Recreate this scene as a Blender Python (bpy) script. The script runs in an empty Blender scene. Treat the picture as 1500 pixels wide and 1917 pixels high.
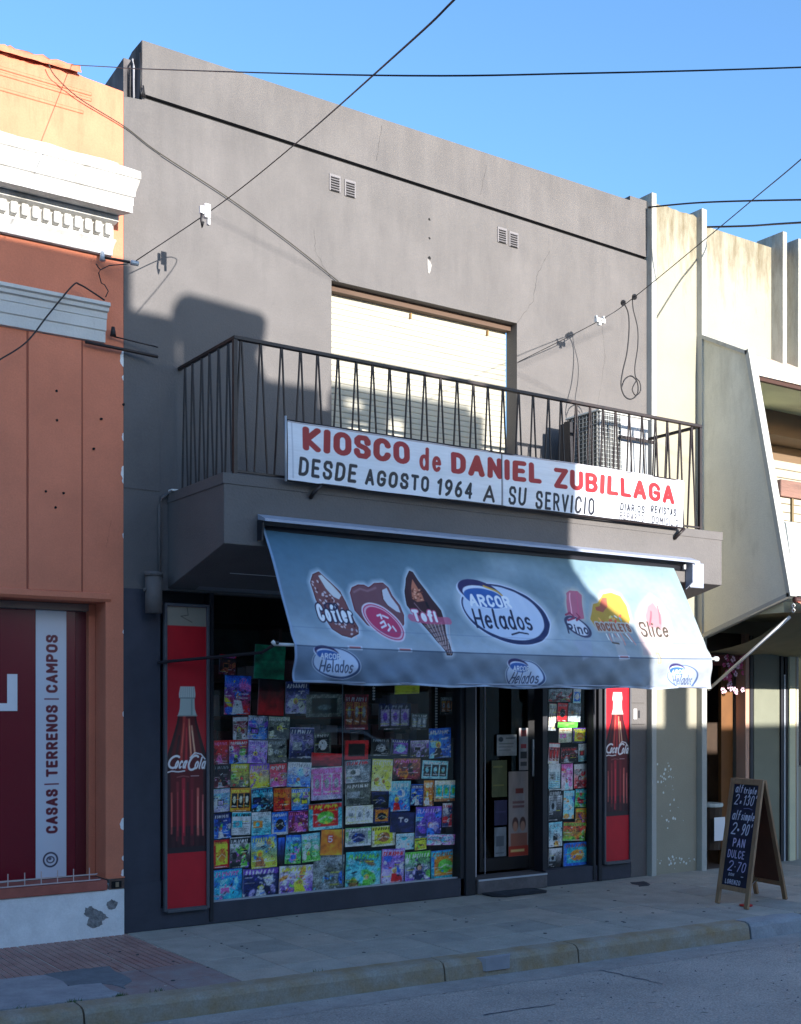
import bpy, bmesh, math, random
import numpy as np
from mathutils import Vector, Matrix
R = math.radians
rnd = random.Random(7)
sc = bpy.context.scene
COL = sc.collection

# ------------------------------------------------------------ camera, light
FPX, CXP, HYP = 2253.0, 750.0, 1324.0
YAW = R(34.2)
CAM = (-3.26, -8.39, 1.65)
cd = bpy.data.cameras.new('camera'); cam = bpy.data.objects.new('camera', cd); COL.objects.link(cam)
cam.location = CAM; cam.rotation_euler = (R(90), 0, -YAW)
cd.sensor_fit = 'VERTICAL'; cd.sensor_height = 24.0
cd.lens = 24.0*FPX/1917.0
cd.shift_x = 0; cd.shift_y = (HYP-958.5)/1917.0
cd.clip_start = .05; cd.clip_end = 2000
sc.camera = cam
SUN_T, SUN_K = .165, .03          # tan(elevation), sideways drift
sdir = Vector((SUN_K, -1, SUN_T)).normalized()       # towards the sun
sd = bpy.data.lights.new('sun', 'SUN'); sd.energy = 3.5; sd.angle = R(.4); sd.color = (1, .955, .885)
so = bpy.data.objects.new('sun', sd); COL.objects.link(so)
so.rotation_euler = sdir.to_track_quat('Z', 'Y').to_euler(); so.location = (0, -20, 20)
W = bpy.data.worlds.new('World'); sc.world = W; W.use_nodes = True
nt = W.node_tree
bg = nt.nodes['Background']; sky = nt.nodes.new('ShaderNodeTexSky'); sky.sky_type = 'NISHITA'
sky.sun_disc = False; sky.sun_elevation = math.asin(sdir.z); sky.sun_rotation = math.pi-SUN_K
sky.air_density = 1.0; sky.dust_density = 1.2; sky.ozone_density = 4.0; sky.altitude = 100
nt.links.new(sky.outputs[0], bg.inputs[0]); bg.inputs[1].default_value = .15
vs = sc.view_settings; sc.display_settings.display_device = 'sRGB'
vs.view_transform = 'Standard'; vs.look = 'None'; vs.exposure = 1.6; vs.gamma = 1; vs.use_curve_mapping = False
sc.cycles.max_bounces = 6; sc.cycles.transparent_max_bounces = 12

# ------------------------------------------------------------ geometry from the photograph
SA, CA = math.sin(YAW), math.cos(YAW)
def ray(px, py):
    a = (px-CXP)/FPX; b = (HYP-py)/FPX
    return (SA+a*CA, CA-a*SA, b)
def at(px, py, Y):               # photo pixel -> point on the vertical plane y = Y
    r = ray(px, py); t = (Y-CAM[1])/r[1]
    return Vector((CAM[0]+t*r[0], Y, CAM[2]+t*r[2]))

# ------------------------------------------------------------ materials
def lin(c):
    return tuple((v/255.0/12.92 if v/255.0 <= .04045 else ((v/255.0+.055)/1.055)**2.4) for v in c[:3])
MATS = {}
def mat(name, col, rough=.8, var=.0, scale=4.0, bump=.0, bscale=60.0, metal=0.0, col2=None, spec=.5, stretch=(1, 1, 1), fine=.0):
    if name in MATS: return MATS[name]
    m = bpy.data.materials.new(name); m.use_nodes = True; n = m.node_tree.nodes; l = m.node_tree.links
    p = n['Principled BSDF']; c = lin(col)
    p.inputs['Base Color'].default_value = (*c, 1); p.inputs['Roughness'].default_value = rough
    p.inputs['Metallic'].default_value = metal; p.inputs['Specular IOR Level'].default_value = spec
    tc = n.new('ShaderNodeTexCoord'); mp = n.new('ShaderNodeMapping'); mp.inputs['Scale'].default_value = stretch
    geo = n.new('ShaderNodeNewGeometry'); l.new(geo.outputs['Position'], mp.inputs[0])
    if var > 0 or col2:
        nz = n.new('ShaderNodeTexNoise'); nz.inputs['Scale'].default_value = scale; nz.inputs['Detail'].default_value = 8
        nz.inputs['Roughness'].default_value = .62
        l.new(mp.outputs[0], nz.inputs['Vector'])
        cr = n.new('ShaderNodeValToRGB')
        cr.color_ramp.elements[0].position = .32; cr.color_ramp.elements[1].position = .68
        a = tuple(v*(1-var) for v in c); b = lin(col2) if col2 else tuple(min(1, v*(1+var)) for v in c)
        cr.color_ramp.elements[0].color = (*a, 1); cr.color_ramp.elements[1].color = (*b, 1)
        l.new(nz.outputs[0], cr.inputs[0]); out = cr.outputs[0]
        if fine > 0:
            n2 = n.new('ShaderNodeTexNoise'); n2.inputs['Scale'].default_value = 90; n2.inputs['Detail'].default_value = 4
            l.new(geo.outputs['Position'], n2.inputs['Vector'])
            mr = n.new('ShaderNodeMapRange'); mr.inputs[1].default_value = .3; mr.inputs[2].default_value = .7
            mr.inputs[3].default_value = 1-fine; mr.inputs[4].default_value = 1+fine
            l.new(n2.outputs[0], mr.inputs[0])
            mx = n.new('ShaderNodeVectorMath'); mx.operation = 'SCALE'
            l.new(out, mx.inputs[0]); l.new(mr.outputs[0], mx.inputs['Scale']); out = mx.outputs[0]
        l.new(out, p.inputs['Base Color'])
    if bump > 0:
        nb = n.new('ShaderNodeTexNoise'); nb.inputs['Scale'].default_value = bscale; nb.inputs['Detail'].default_value = 6
        l.new(mp.outputs[0], nb.inputs['Vector'])
        bp = n.new('ShaderNodeBump'); bp.inputs['Strength'].default_value = bump; bp.inputs['Distance'].default_value = .01
        l.new(nb.outputs[0], bp.inputs['Height']); l.new(bp.outputs[0], p.inputs['Normal'])
    MATS[name] = m; return m
def stained(name, col, stain, mask_axis_z, rough=.85, bump=.25, amount=.7, scale=5.0, var=.06):
    """plaster with dark run-off stains below a top edge at height z (wear)"""
    m = mat(name, col, rough, var=var, scale=2.2, bump=bump, bscale=70, fine=.05)
    n = m.node_tree.nodes; l = m.node_tree.links; p = n['Principled BSDF']
    src = p.inputs['Base Color'].links[0].from_socket
    geo = n.new('ShaderNodeNewGeometry'); mp = n.new('ShaderNodeMapping'); mp.inputs['Scale'].default_value = (scale, scale, scale*.22)
    l.new(geo.outputs['Position'], mp.inputs[0])
    nz = n.new('ShaderNodeTexNoise'); nz.inputs['Scale'].default_value = 1.6; nz.inputs['Detail'].default_value = 9; nz.inputs['Roughness'].default_value = .7
    l.new(mp.outputs[0], nz.inputs['Vector'])
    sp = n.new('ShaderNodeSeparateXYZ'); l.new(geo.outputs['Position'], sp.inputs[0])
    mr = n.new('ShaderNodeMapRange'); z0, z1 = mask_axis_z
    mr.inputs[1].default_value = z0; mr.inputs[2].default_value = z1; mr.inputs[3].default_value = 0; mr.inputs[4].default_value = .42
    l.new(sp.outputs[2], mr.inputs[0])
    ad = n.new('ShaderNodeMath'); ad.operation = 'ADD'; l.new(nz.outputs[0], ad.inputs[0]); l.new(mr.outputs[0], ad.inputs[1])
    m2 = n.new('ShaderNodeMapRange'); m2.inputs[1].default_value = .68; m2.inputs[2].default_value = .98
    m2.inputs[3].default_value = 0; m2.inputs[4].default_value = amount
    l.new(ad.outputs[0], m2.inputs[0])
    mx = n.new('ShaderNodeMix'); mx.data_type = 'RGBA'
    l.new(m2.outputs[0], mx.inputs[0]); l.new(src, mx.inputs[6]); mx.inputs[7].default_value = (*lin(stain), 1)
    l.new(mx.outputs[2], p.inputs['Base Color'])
    return m
def printed(name, rough=.5, spec=.5, bump=0, bscale=20, trans=0):
    if name in MATS: return MATS[name]
    m = bpy.data.materials.new(name); m.use_nodes = True; n = m.node_tree.nodes; l = m.node_tree.links
    p = n['Principled BSDF']; p.inputs['Roughness'].default_value = rough; p.inputs['Specular IOR Level'].default_value = spec
    a = n.new('ShaderNodeVertexColor'); a.layer_name = 'ink'; l.new(a.outputs[0], p.inputs['Base Color'])
    if bump:
        nb = n.new('ShaderNodeTexNoise'); nb.inputs['Scale'].default_value = bscale
        bp = n.new('ShaderNodeBump'); bp.inputs['Strength'].default_value = bump; bp.inputs['Distance'].default_value = .01
        l.new(nb.outputs[0], bp.inputs['Height']); l.new(bp.outputs[0], p.inputs['Normal'])
    MATS[name] = m; return m
def glass(name, tint=(.9, .95, .95), refl=1.0):
    if name in MATS: return MATS[name]
    m = bpy.data.materials.new(name); m.use_nodes = True; n = m.node_tree.nodes; l = m.node_tree.links
    n.remove(n['Principled BSDF']); o = n['Material Output']
    t = n.new('ShaderNodeBsdfTransparent'); t.inputs[0].default_value = (*tint, 1)
    g = n.new('ShaderNodeBsdfGlossy'); g.inputs['Roughness'].default_value = .01
    f = n.new('ShaderNodeFresnel'); f.inputs[0].default_value = 1.5
    mm = n.new('ShaderNodeMath'); mm.operation = 'MULTIPLY'; l.new(f.outputs[0], mm.inputs[0])
    ge = n.new('ShaderNodeNewGeometry'); fr = n.new('ShaderNodeMath'); fr.operation = 'SUBTRACT'; fr.inputs[0].default_value = 1; l.new(ge.outputs['Backfacing'], fr.inputs[1])
    f2 = n.new('ShaderNodeMath'); f2.operation = 'MULTIPLY'; f2.inputs[1].default_value = refl; l.new(fr.outputs[0], f2.inputs[0]); l.new(f2.outputs[0], mm.inputs[1])
    mx = n.new('ShaderNodeMixShader'); l.new(mm.outputs[0], mx.inputs[0]); l.new(t.outputs[0], mx.inputs[1]); l.new(g.outputs[0], mx.inputs[2])
    l.new(mx.outputs[0], o.inputs[0]); MATS[name] = m; return m

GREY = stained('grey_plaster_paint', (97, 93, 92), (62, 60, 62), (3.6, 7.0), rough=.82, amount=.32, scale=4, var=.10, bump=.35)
SHADE_NAVY = mat('shade_navy_tint', (56, 57, 68), .7, var=.15, scale=4, bump=.2, bscale=50)  # navy puts the ground floor's shade into the colour of these parts
DKGREY = mat('dark_frame_paint', (30, 30, 38), .55, var=.15, scale=6)
BLACK = mat('black_gap', (9, 9, 11), .9)
INK = mat('dark_interior', (14, 13, 14), .9, var=.3, scale=3)
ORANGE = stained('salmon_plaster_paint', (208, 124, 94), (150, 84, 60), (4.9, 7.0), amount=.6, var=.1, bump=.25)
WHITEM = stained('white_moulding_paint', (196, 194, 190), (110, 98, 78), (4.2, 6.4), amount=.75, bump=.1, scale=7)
PLINTH = mat('whitewash', (232, 231, 230), .85, var=.1, scale=5, bump=.5, bscale=30, fine=.05)
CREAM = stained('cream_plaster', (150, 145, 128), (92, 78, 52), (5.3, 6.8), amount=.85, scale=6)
CREAM2 = mat('cream_plaster_low', (196, 196, 168), .8, var=.07, scale=3, bump=.2, bscale=60, fine=.04)
FINM = stained('fin_render', (214, 210, 194), (132, 128, 110), (2.0, 6.4), amount=.45, scale=3)
ALU = mat('pale_metal', (178, 184, 192), .45, var=.06, scale=9, metal=.2)
STEEL = mat('brown_iron', (28, 22, 24), .5, var=.3, scale=30, col2=(46, 32, 30))
RED = mat('dark_red_vinyl', (112, 18, 34), .25, var=.06, scale=2)
WHT = mat('white_vinyl', (228, 228, 232), .5, var=.03, scale=5)
MAROON = mat('maroon_vinyl', (92, 18, 34), .5)
WOOD = mat('raw_pine', (150, 118, 88), .7, var=.2, scale=22, bump=.2, bscale=90, stretch=(1, 1, .15))
HARD = mat('hardboard', (92, 52, 34), .75, var=.12, scale=12)
CABLE = mat('black_cable', (22, 20, 24), .6)
PLAST = mat('white_plastic', (220, 220, 218), .4)
TOPS = mat('pavement_concrete', (176, 168, 156), .85, var=.2, scale=3.4, bump=.45, bscale=38, fine=.12)
TILEG = [mat('grey_paving_tile_%s' % n, c, .85, var=.14, scale=5, bump=.5, bscale=40, fine=.14) for n, c in
         (('cool', (168, 162, 152)), ('warm', (176, 166, 154)), ('dusky', (158, 154, 146)), ('pale', (172, 166, 156)))]
TILER = [mat('red_paving_tile_%s' % n, c, .85, var=.2, scale=6, bump=.4, bscale=40, fine=.12, col2=c2) for n, c, c2 in
         (('a', (172, 130, 122), (180, 148, 138)), ('b', (162, 128, 124), (152, 144, 142)), ('c', (182, 132, 122), (164, 136, 130)))]
KERBM = mat('kerb_old_yellow', (176, 150, 112), .85, var=.3, scale=5, bump=.6, bscale=30, col2=(158, 152, 142), fine=.15)
KERBG = mat('kerb_grey_repair', (150, 152, 156), .85, var=.15, scale=6, bump=.5, bscale=30, fine=.1)
ROADM = mat('road_concrete', (166, 158, 152), .88, var=.2, scale=1.1, bump=1.0, bscale=60, fine=.3)

# ------------------------------------------------------------ object helpers
def link(o, parent=None):
    COL.objects.link(o)
    if parent: o.parent = parent
    return o
def tag(o, label=None, cat=None, group=None, kind=None):
    if label: o['label'] = label
    if cat: o['category'] = cat
    if group: o['group'] = group
    if kind: o['kind'] = kind
    return o
def thing(name, label, cat, loc=(0, 0, 0), group=None):
    o = bpy.data.objects.new(name, None); o.empty_display_size = .1; o.location = loc
    COL.objects.link(o); return tag(o, label, cat, group)
def struct(name, loc=(0, 0, 0)):
    o = bpy.data.objects.new(name, None); o.location = loc; COL.objects.link(o); return tag(o, kind='structure')
def mesh(name, verts, faces, m, parent=None, smooth=False, mats=None, fm=None):
    me = bpy.data.meshes.new(name); me.from_pydata([tuple(v) for v in verts], [], faces); me.update()
    if mats:
        for k in mats: me.materials.append(k)
        me.polygons.foreach_set('material_index', fm)
    else: me.materials.append(m)
    if smooth: me.polygons.foreach_set('use_smooth', [True]*len(me.polygons))
    o = bpy.data.objects.new(name, me); link(o, parent)
    if parent:                                # vertices are in world space: undo the parents' offset
        off = Vector((0, 0, 0)); p = parent
        while p: off += p.location; p = p.parent
        o.location = -off
    return o
class MB:
    def __init__(s): s.v = []; s.f = []
    def box(s, x0, x1, y0, y1, z0, z1):
        b = len(s.v)
        s.v += [(x, y, z) for x in (x0, x1) for y in (y0, y1) for z in (z0, z1)]
        s.f += [tuple(b+i for i in q) for q in ((0, 1, 3, 2), (4, 6, 7, 5), (0, 4, 5, 1), (2, 3, 7, 6), (0, 2, 6, 4), (1, 5, 7, 3))]
        return s
    def prism(s, pts, ax, a0, a1):
        """pts: polygon in the two other axes, extruded along axis ax"""
        b = len(s.v); n = len(pts)
        def P(p, a): return {'y': (p[0], a, p[1]), 'x': (a, p[0], p[1]), 'z': (p[0], p[1], a)}[ax]
        s.v += [P(p, a0) for p in pts]+[P(p, a1) for p in pts]
        s.f += [tuple(b+i for i in range(n)), tuple(b+n+i for i in reversed(range(n)))]
        s.f += [(b+i, b+n+i, b+n+(i+1) % n, b+(i+1) % n) for i in range(n)]
        return s
    def tube(s, pts, r, n=8, r2=None):
        pts = [Vector(p) for p in pts]; b = len(s.v); k = len(pts)
        for i, p in enumerate(pts):
            d = (pts[min(i+1, k-1)]-pts[max(i-1, 0)]).normalized()
            u = d.cross(Vector((0, 0, 1)) if abs(d.z) < .9 else Vector((1, 0, 0))).normalized(); w = d.cross(u)
            rr = r if r2 is None else r+(r2-r)*i/(k-1)
            for j in range(n):
                a = 2*math.pi*j/n; s.v.append(tuple(p+u*math.cos(a)*rr+w*math.sin(a)*rr))
        for i in range(k-1):
            for j in range(n):
                s.f.append((b+i*n+j, b+i*n+(j+1) % n, b+(i+1)*n+(j+1) % n, b+(i+1)*n+j))
        s.f.append(tuple(b+j for j in range(n))); s.f.append(tuple(b+(k-1)*n+j for j in reversed(range(n))))
        return s
    def out(s, name, m, parent=None, bevel=0, smooth=False, seg=1):
        o = mesh(name, s.v, s.f, m, parent, smooth)
        bm = bmesh.new(); bm.from_mesh(o.data); bmesh.ops.recalc_face_normals(bm, faces=bm.faces)
        if bevel: bmesh.ops.bevel(bm, geom=[e for e in bm.edges if e.calc_face_angle(0) > .5], offset=bevel, segments=seg, affect='EDGES')
        bm.to_mesh(o.data); bm.free(); return o
def box(name, x0, x1, y0, y1, z0, z1, m, parent=None, bevel=0):
    return MB().box(x0, x1, y0, y1, z0, z1).out(name, m, parent, bevel)
def tube(name, pts, r, m, parent=None, n=8, r2=None):
    return MB().tube(pts, r, n, r2).out(name, m, parent, smooth=True)
def instance(name, src, loc, parent):
    o = bpy.data.objects.new(name, src.data); link(o, parent); o.location = loc; return o
def holed_wall(name, x0, x1, z0, z1, holes, y0, y1, m, parent):
    xs = sorted({x0, x1, *[h[0] for h in holes], *[h[1] for h in holes]}); zs = sorted({z0, z1, *[h[2] for h in holes], *[h[3] for h in holes]})
    mb = MB(); idx = {}
    def V(i, j, k):
        if (i, j, k) not in idx: idx[(i, j, k)] = len(mb.v); mb.v.append((xs[i], (y0, y1)[k], zs[j]))
        return idx[(i, j, k)]
    def solid(i, j):
        if i < 0 or j < 0 or i >= len(xs)-1 or j >= len(zs)-1: return False
        cx = (xs[i]+xs[i+1])/2; cz = (zs[j]+zs[j+1])/2
        return not any(h[0] < cx < h[1] and h[2] < cz < h[3] for h in holes)
    for i in range(len(xs)-1):
        for j in range(len(zs)-1):
            if not solid(i, j): continue
            for k in (0, 1):
                mb.f.append((V(i, j, k), V(i+1, j, k), V(i+1, j+1, k), V(i, j+1, k)))
            for (di, dj, a, b) in ((-1, 0, (i, j), (i, j+1)), (1, 0, (i+1, j), (i+1, j+1)), (0, -1, (i, j), (i+1, j)), (0, 1, (i, j+1), (i+1, j+1))):
                if not solid(i+di, j+dj): mb.f.append((V(*a, 0), V(*b, 0), V(*b, 1), V(*a, 1)))
    return mb.out(name, m, parent)

# ------------------------------------------------------------ printing: ink painted onto a fine grid of vertices
class Canvas:
    def __init__(s, x0, x1, y0, y1, nx, ny, bgc=(255, 255, 255)):
        s.x = np.linspace(x0, x1, nx); s.y = np.linspace(y0, y1, ny); s.nx, s.ny = nx, ny
        s.px = (x1-x0)/(nx-1); s.c = np.empty((ny, nx, 3)); s.c[:] = bgc
    def win(s, x0, x1, y0, y1):
        i0, i1 = np.searchsorted(s.x, (x0, x1)); j0, j1 = np.searchsorted(s.y, (y0, y1))
        return slice(max(j0-1, 0), j1+1), slice(max(i0-1, 0), i1+1)
    def put(s, w, mask, col, a=1.0):
        mk = (np.clip(mask, 0, 1)*a)[..., None]
        s.c[w] = s.c[w]*(1-mk)+np.array(col, float)*mk
    def grid(s, w): return np.meshgrid(s.x[w[1]], s.y[w[0]])
    def ell(s, cx, cy, rx, ry, col, a=1.0, rot=0, soft=1.0, ring=None):
        r = max(rx, ry)*1.15+s.px*soft*2; w = s.win(cx-r, cx+r, cy-r, cy+r); X, Y = s.grid(w)
        if X.size == 0: return
        c, n = math.cos(rot), math.sin(rot); U = (X-cx)*c+(Y-cy)*n; V = -(X-cx)*n+(Y-cy)*c
        d = (np.sqrt((U/rx)**2+(V/ry)**2)-1)*min(rx, ry)
        if ring: d = np.abs(d)-ring
        s.put(w, .5-d/(s.px*soft), col, a)
    def rect(s, x0, x1, y0, y1, col, a=1.0):
        w = s.win(x0-s.px, x1+s.px, y0-s.px, y1+s.px); X, Y = s.grid(w)
        if X.size == 0: return
        d = np.maximum(np.maximum(x0-X, X-x1), np.maximum(y0-Y, Y-y1)); s.put(w, .5-d/s.px, col, a)
    def segd(s, X, Y, pts):
        D = np.full(X.shape, 1e9)
        for (ax, ay), (bx, by) in zip(pts[:-1], pts[1:]):
            dx, dy = bx-ax, by-ay; L = dx*dx+dy*dy+1e-12
            t = np.clip(((X-ax)*dx+(Y-ay)*dy)/L, 0, 1); D = np.minimum(D, np.hypot(X-ax-t*dx, Y-ay-t*dy))
        return D
    def line(s, pts, wd, col, a=1.0, soft=1.0, fy=1.0):
        xs = [p[0] for p in pts]; ys = [p[1] for p in pts]; r = wd+s.px*2*soft
        w = s.win(min(xs)-r, max(xs)+r, min(ys)-r, max(ys)+r); X, Y = s.grid(w)
        if X.size == 0: return
        s.put(w, .5-(s.segd(X, Y*fy, [(p[0], p[1]*fy) for p in pts])-wd/2)/(s.px*soft), col, a)
    def poly(s, pts, col, a=1.0, soft=1.0, grow=0):
        xs = [p[0] for p in pts]; ys = [p[1] for p in pts]; r = s.px*2*soft+grow
        w = s.win(min(xs)-r, max(xs)+r, min(ys)-r, max(ys)+r); X, Y = s.grid(w)
        if X.size == 0: return
        ins = np.zeros(X.shape, bool); q = list(pts)+[pts[0]]
        for (ax, ay), (bx, by) in zip(q[:-1], q[1:]):
            if ay == by: continue
            c = ((ay > Y) != (by > Y)) & (X < (bx-ax)*(Y-ay)/(by-ay)+ax); ins ^= c
        D = s.segd(X, Y, q); D = np.where(ins, -D, D)
        s.put(w, .5-(D-grow)/(s.px*soft), col, a)
    def noise(s, amp, k=6, seed=0, stretch=1):
        g = np.random.RandomState(seed); n = np.zeros((s.ny, s.nx))
        for o in range(3):
            kx = max(2, int(k*2**o)); ky = max(2, int(k*2**o*stretch)); q = g.rand(ky, kx)
            ix = np.linspace(0, kx-1.001, s.nx); iy = np.linspace(0, ky-1.001, s.ny)
            a, b = ix.astype(int), iy.astype(int); fx, fy = ix-a, (iy-b)[:, None]
            n += ((q[b][:, a]*(1-fx)+q[b][:, a+1]*fx)*(1-fy)+(q[b+1][:, a]*(1-fx)+q[b+1][:, a+1]*fx)*fy-.5)/2**o
        s.c *= (1+amp*n)[..., None]
    def colors(s):
        c = np.clip(s.c/255.0, 0, 1); c = np.where(c <= .04045, c/12.92, ((c+.055)/1.055)**2.4)
        return np.concatenate([c.reshape(-1, 3), np.ones((s.nx*s.ny, 1))], 1)
def sheet(name, cv, pos, m, parent=None, back=True, smooth=True, thick=.003, backdir=(0, 1, 0), backcol=(.4, .4, .4), bstep=9):
    """printed sheet: the canvas grid, placed by pos(X, Y) -> (x, y, z) arrays, with a real back and edge"""
    X, Y = np.meshgrid(cv.x, cv.y); P = np.stack([np.broadcast_to(a, X.shape) for a in pos(X, Y)], -1).reshape(-1, 3)
    nx, ny = cv.nx, cv.ny; i = np.arange(nx-1)[None, :]+nx*np.arange(ny-1)[:, None]
    F = np.stack([i, i+1, i+1+nx, i+nx], -1).reshape(-1, 4)
    col = cv.colors(); N = nx*ny
    if back:
        # coarser back sheet that follows the same surface, stitched along the rim by a skirt
        Ri = sorted(set(list(range(0, ny, bstep))+[ny-1])); Ci = sorted(set(list(range(0, nx, bstep))+[nx-1])); mr, mc = len(Ri), len(Ci)
        src = np.array([[r_*nx+c_ for c_ in Ci] for r_ in Ri]); P = np.concatenate([P, P[src.ravel()]+np.array(backdir)*thick])
        col = np.concatenate([col, np.tile([*backcol, 1.0], (mr*mc, 1))])
        a = N+np.arange(mc-1)[None, :]+mc*np.arange(mr-1)[:, None]; B = np.stack([a, a+mc, a+mc+1, a+1], -1).reshape(-1, 4)
        rim = [(0, c_) for c_ in range(mc)]+[(r_, mc-1) for r_ in range(1, mr)]+[(mr-1, c_) for c_ in range(mc-2, -1, -1)]+[(r_, 0) for r_ in range(mr-2, 0, -1)]
        S = []
        for (r0, c0), (r1, c1) in zip(rim, rim[1:]+rim[:1]): S.append((src[r0, c0], N+r0*mc+c0, N+r1*mc+c1, src[r1, c1]))
        F = np.concatenate([F, B, np.array(S)])
    me = bpy.data.meshes.new(name); me.vertices.add(len(P)); me.vertices.foreach_set('co', P.astype('f').ravel())
    me.loops.add(F.size); me.loops.foreach_set('vertex_index', F.astype('i').ravel())
    me.polygons.add(len(F)); me.polygons.foreach_set('loop_start', np.arange(0, F.size, 4, dtype='i')); me.polygons.foreach_set('loop_total', np.full(len(F), 4, 'i'))
    me.update(calc_edges=True); me.validate()
    if smooth:
        sm = np.zeros(len(me.polygons), bool); sm[:(nx-1)*(ny-1)] = True; me.polygons.foreach_set('use_smooth', sm)
    ca = me.color_attributes.new('ink', 'FLOAT_COLOR', 'POINT'); ca.data.foreach_set('color', col.astype('f').ravel())
    me.materials.append(m); o = bpy.data.objects.new(name, me); link(o, parent)
    if parent:
        off = Vector((0, 0, 0)); p = parent
        while p: off += p.location; p = p.parent
        o.location = -off
    return o

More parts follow.
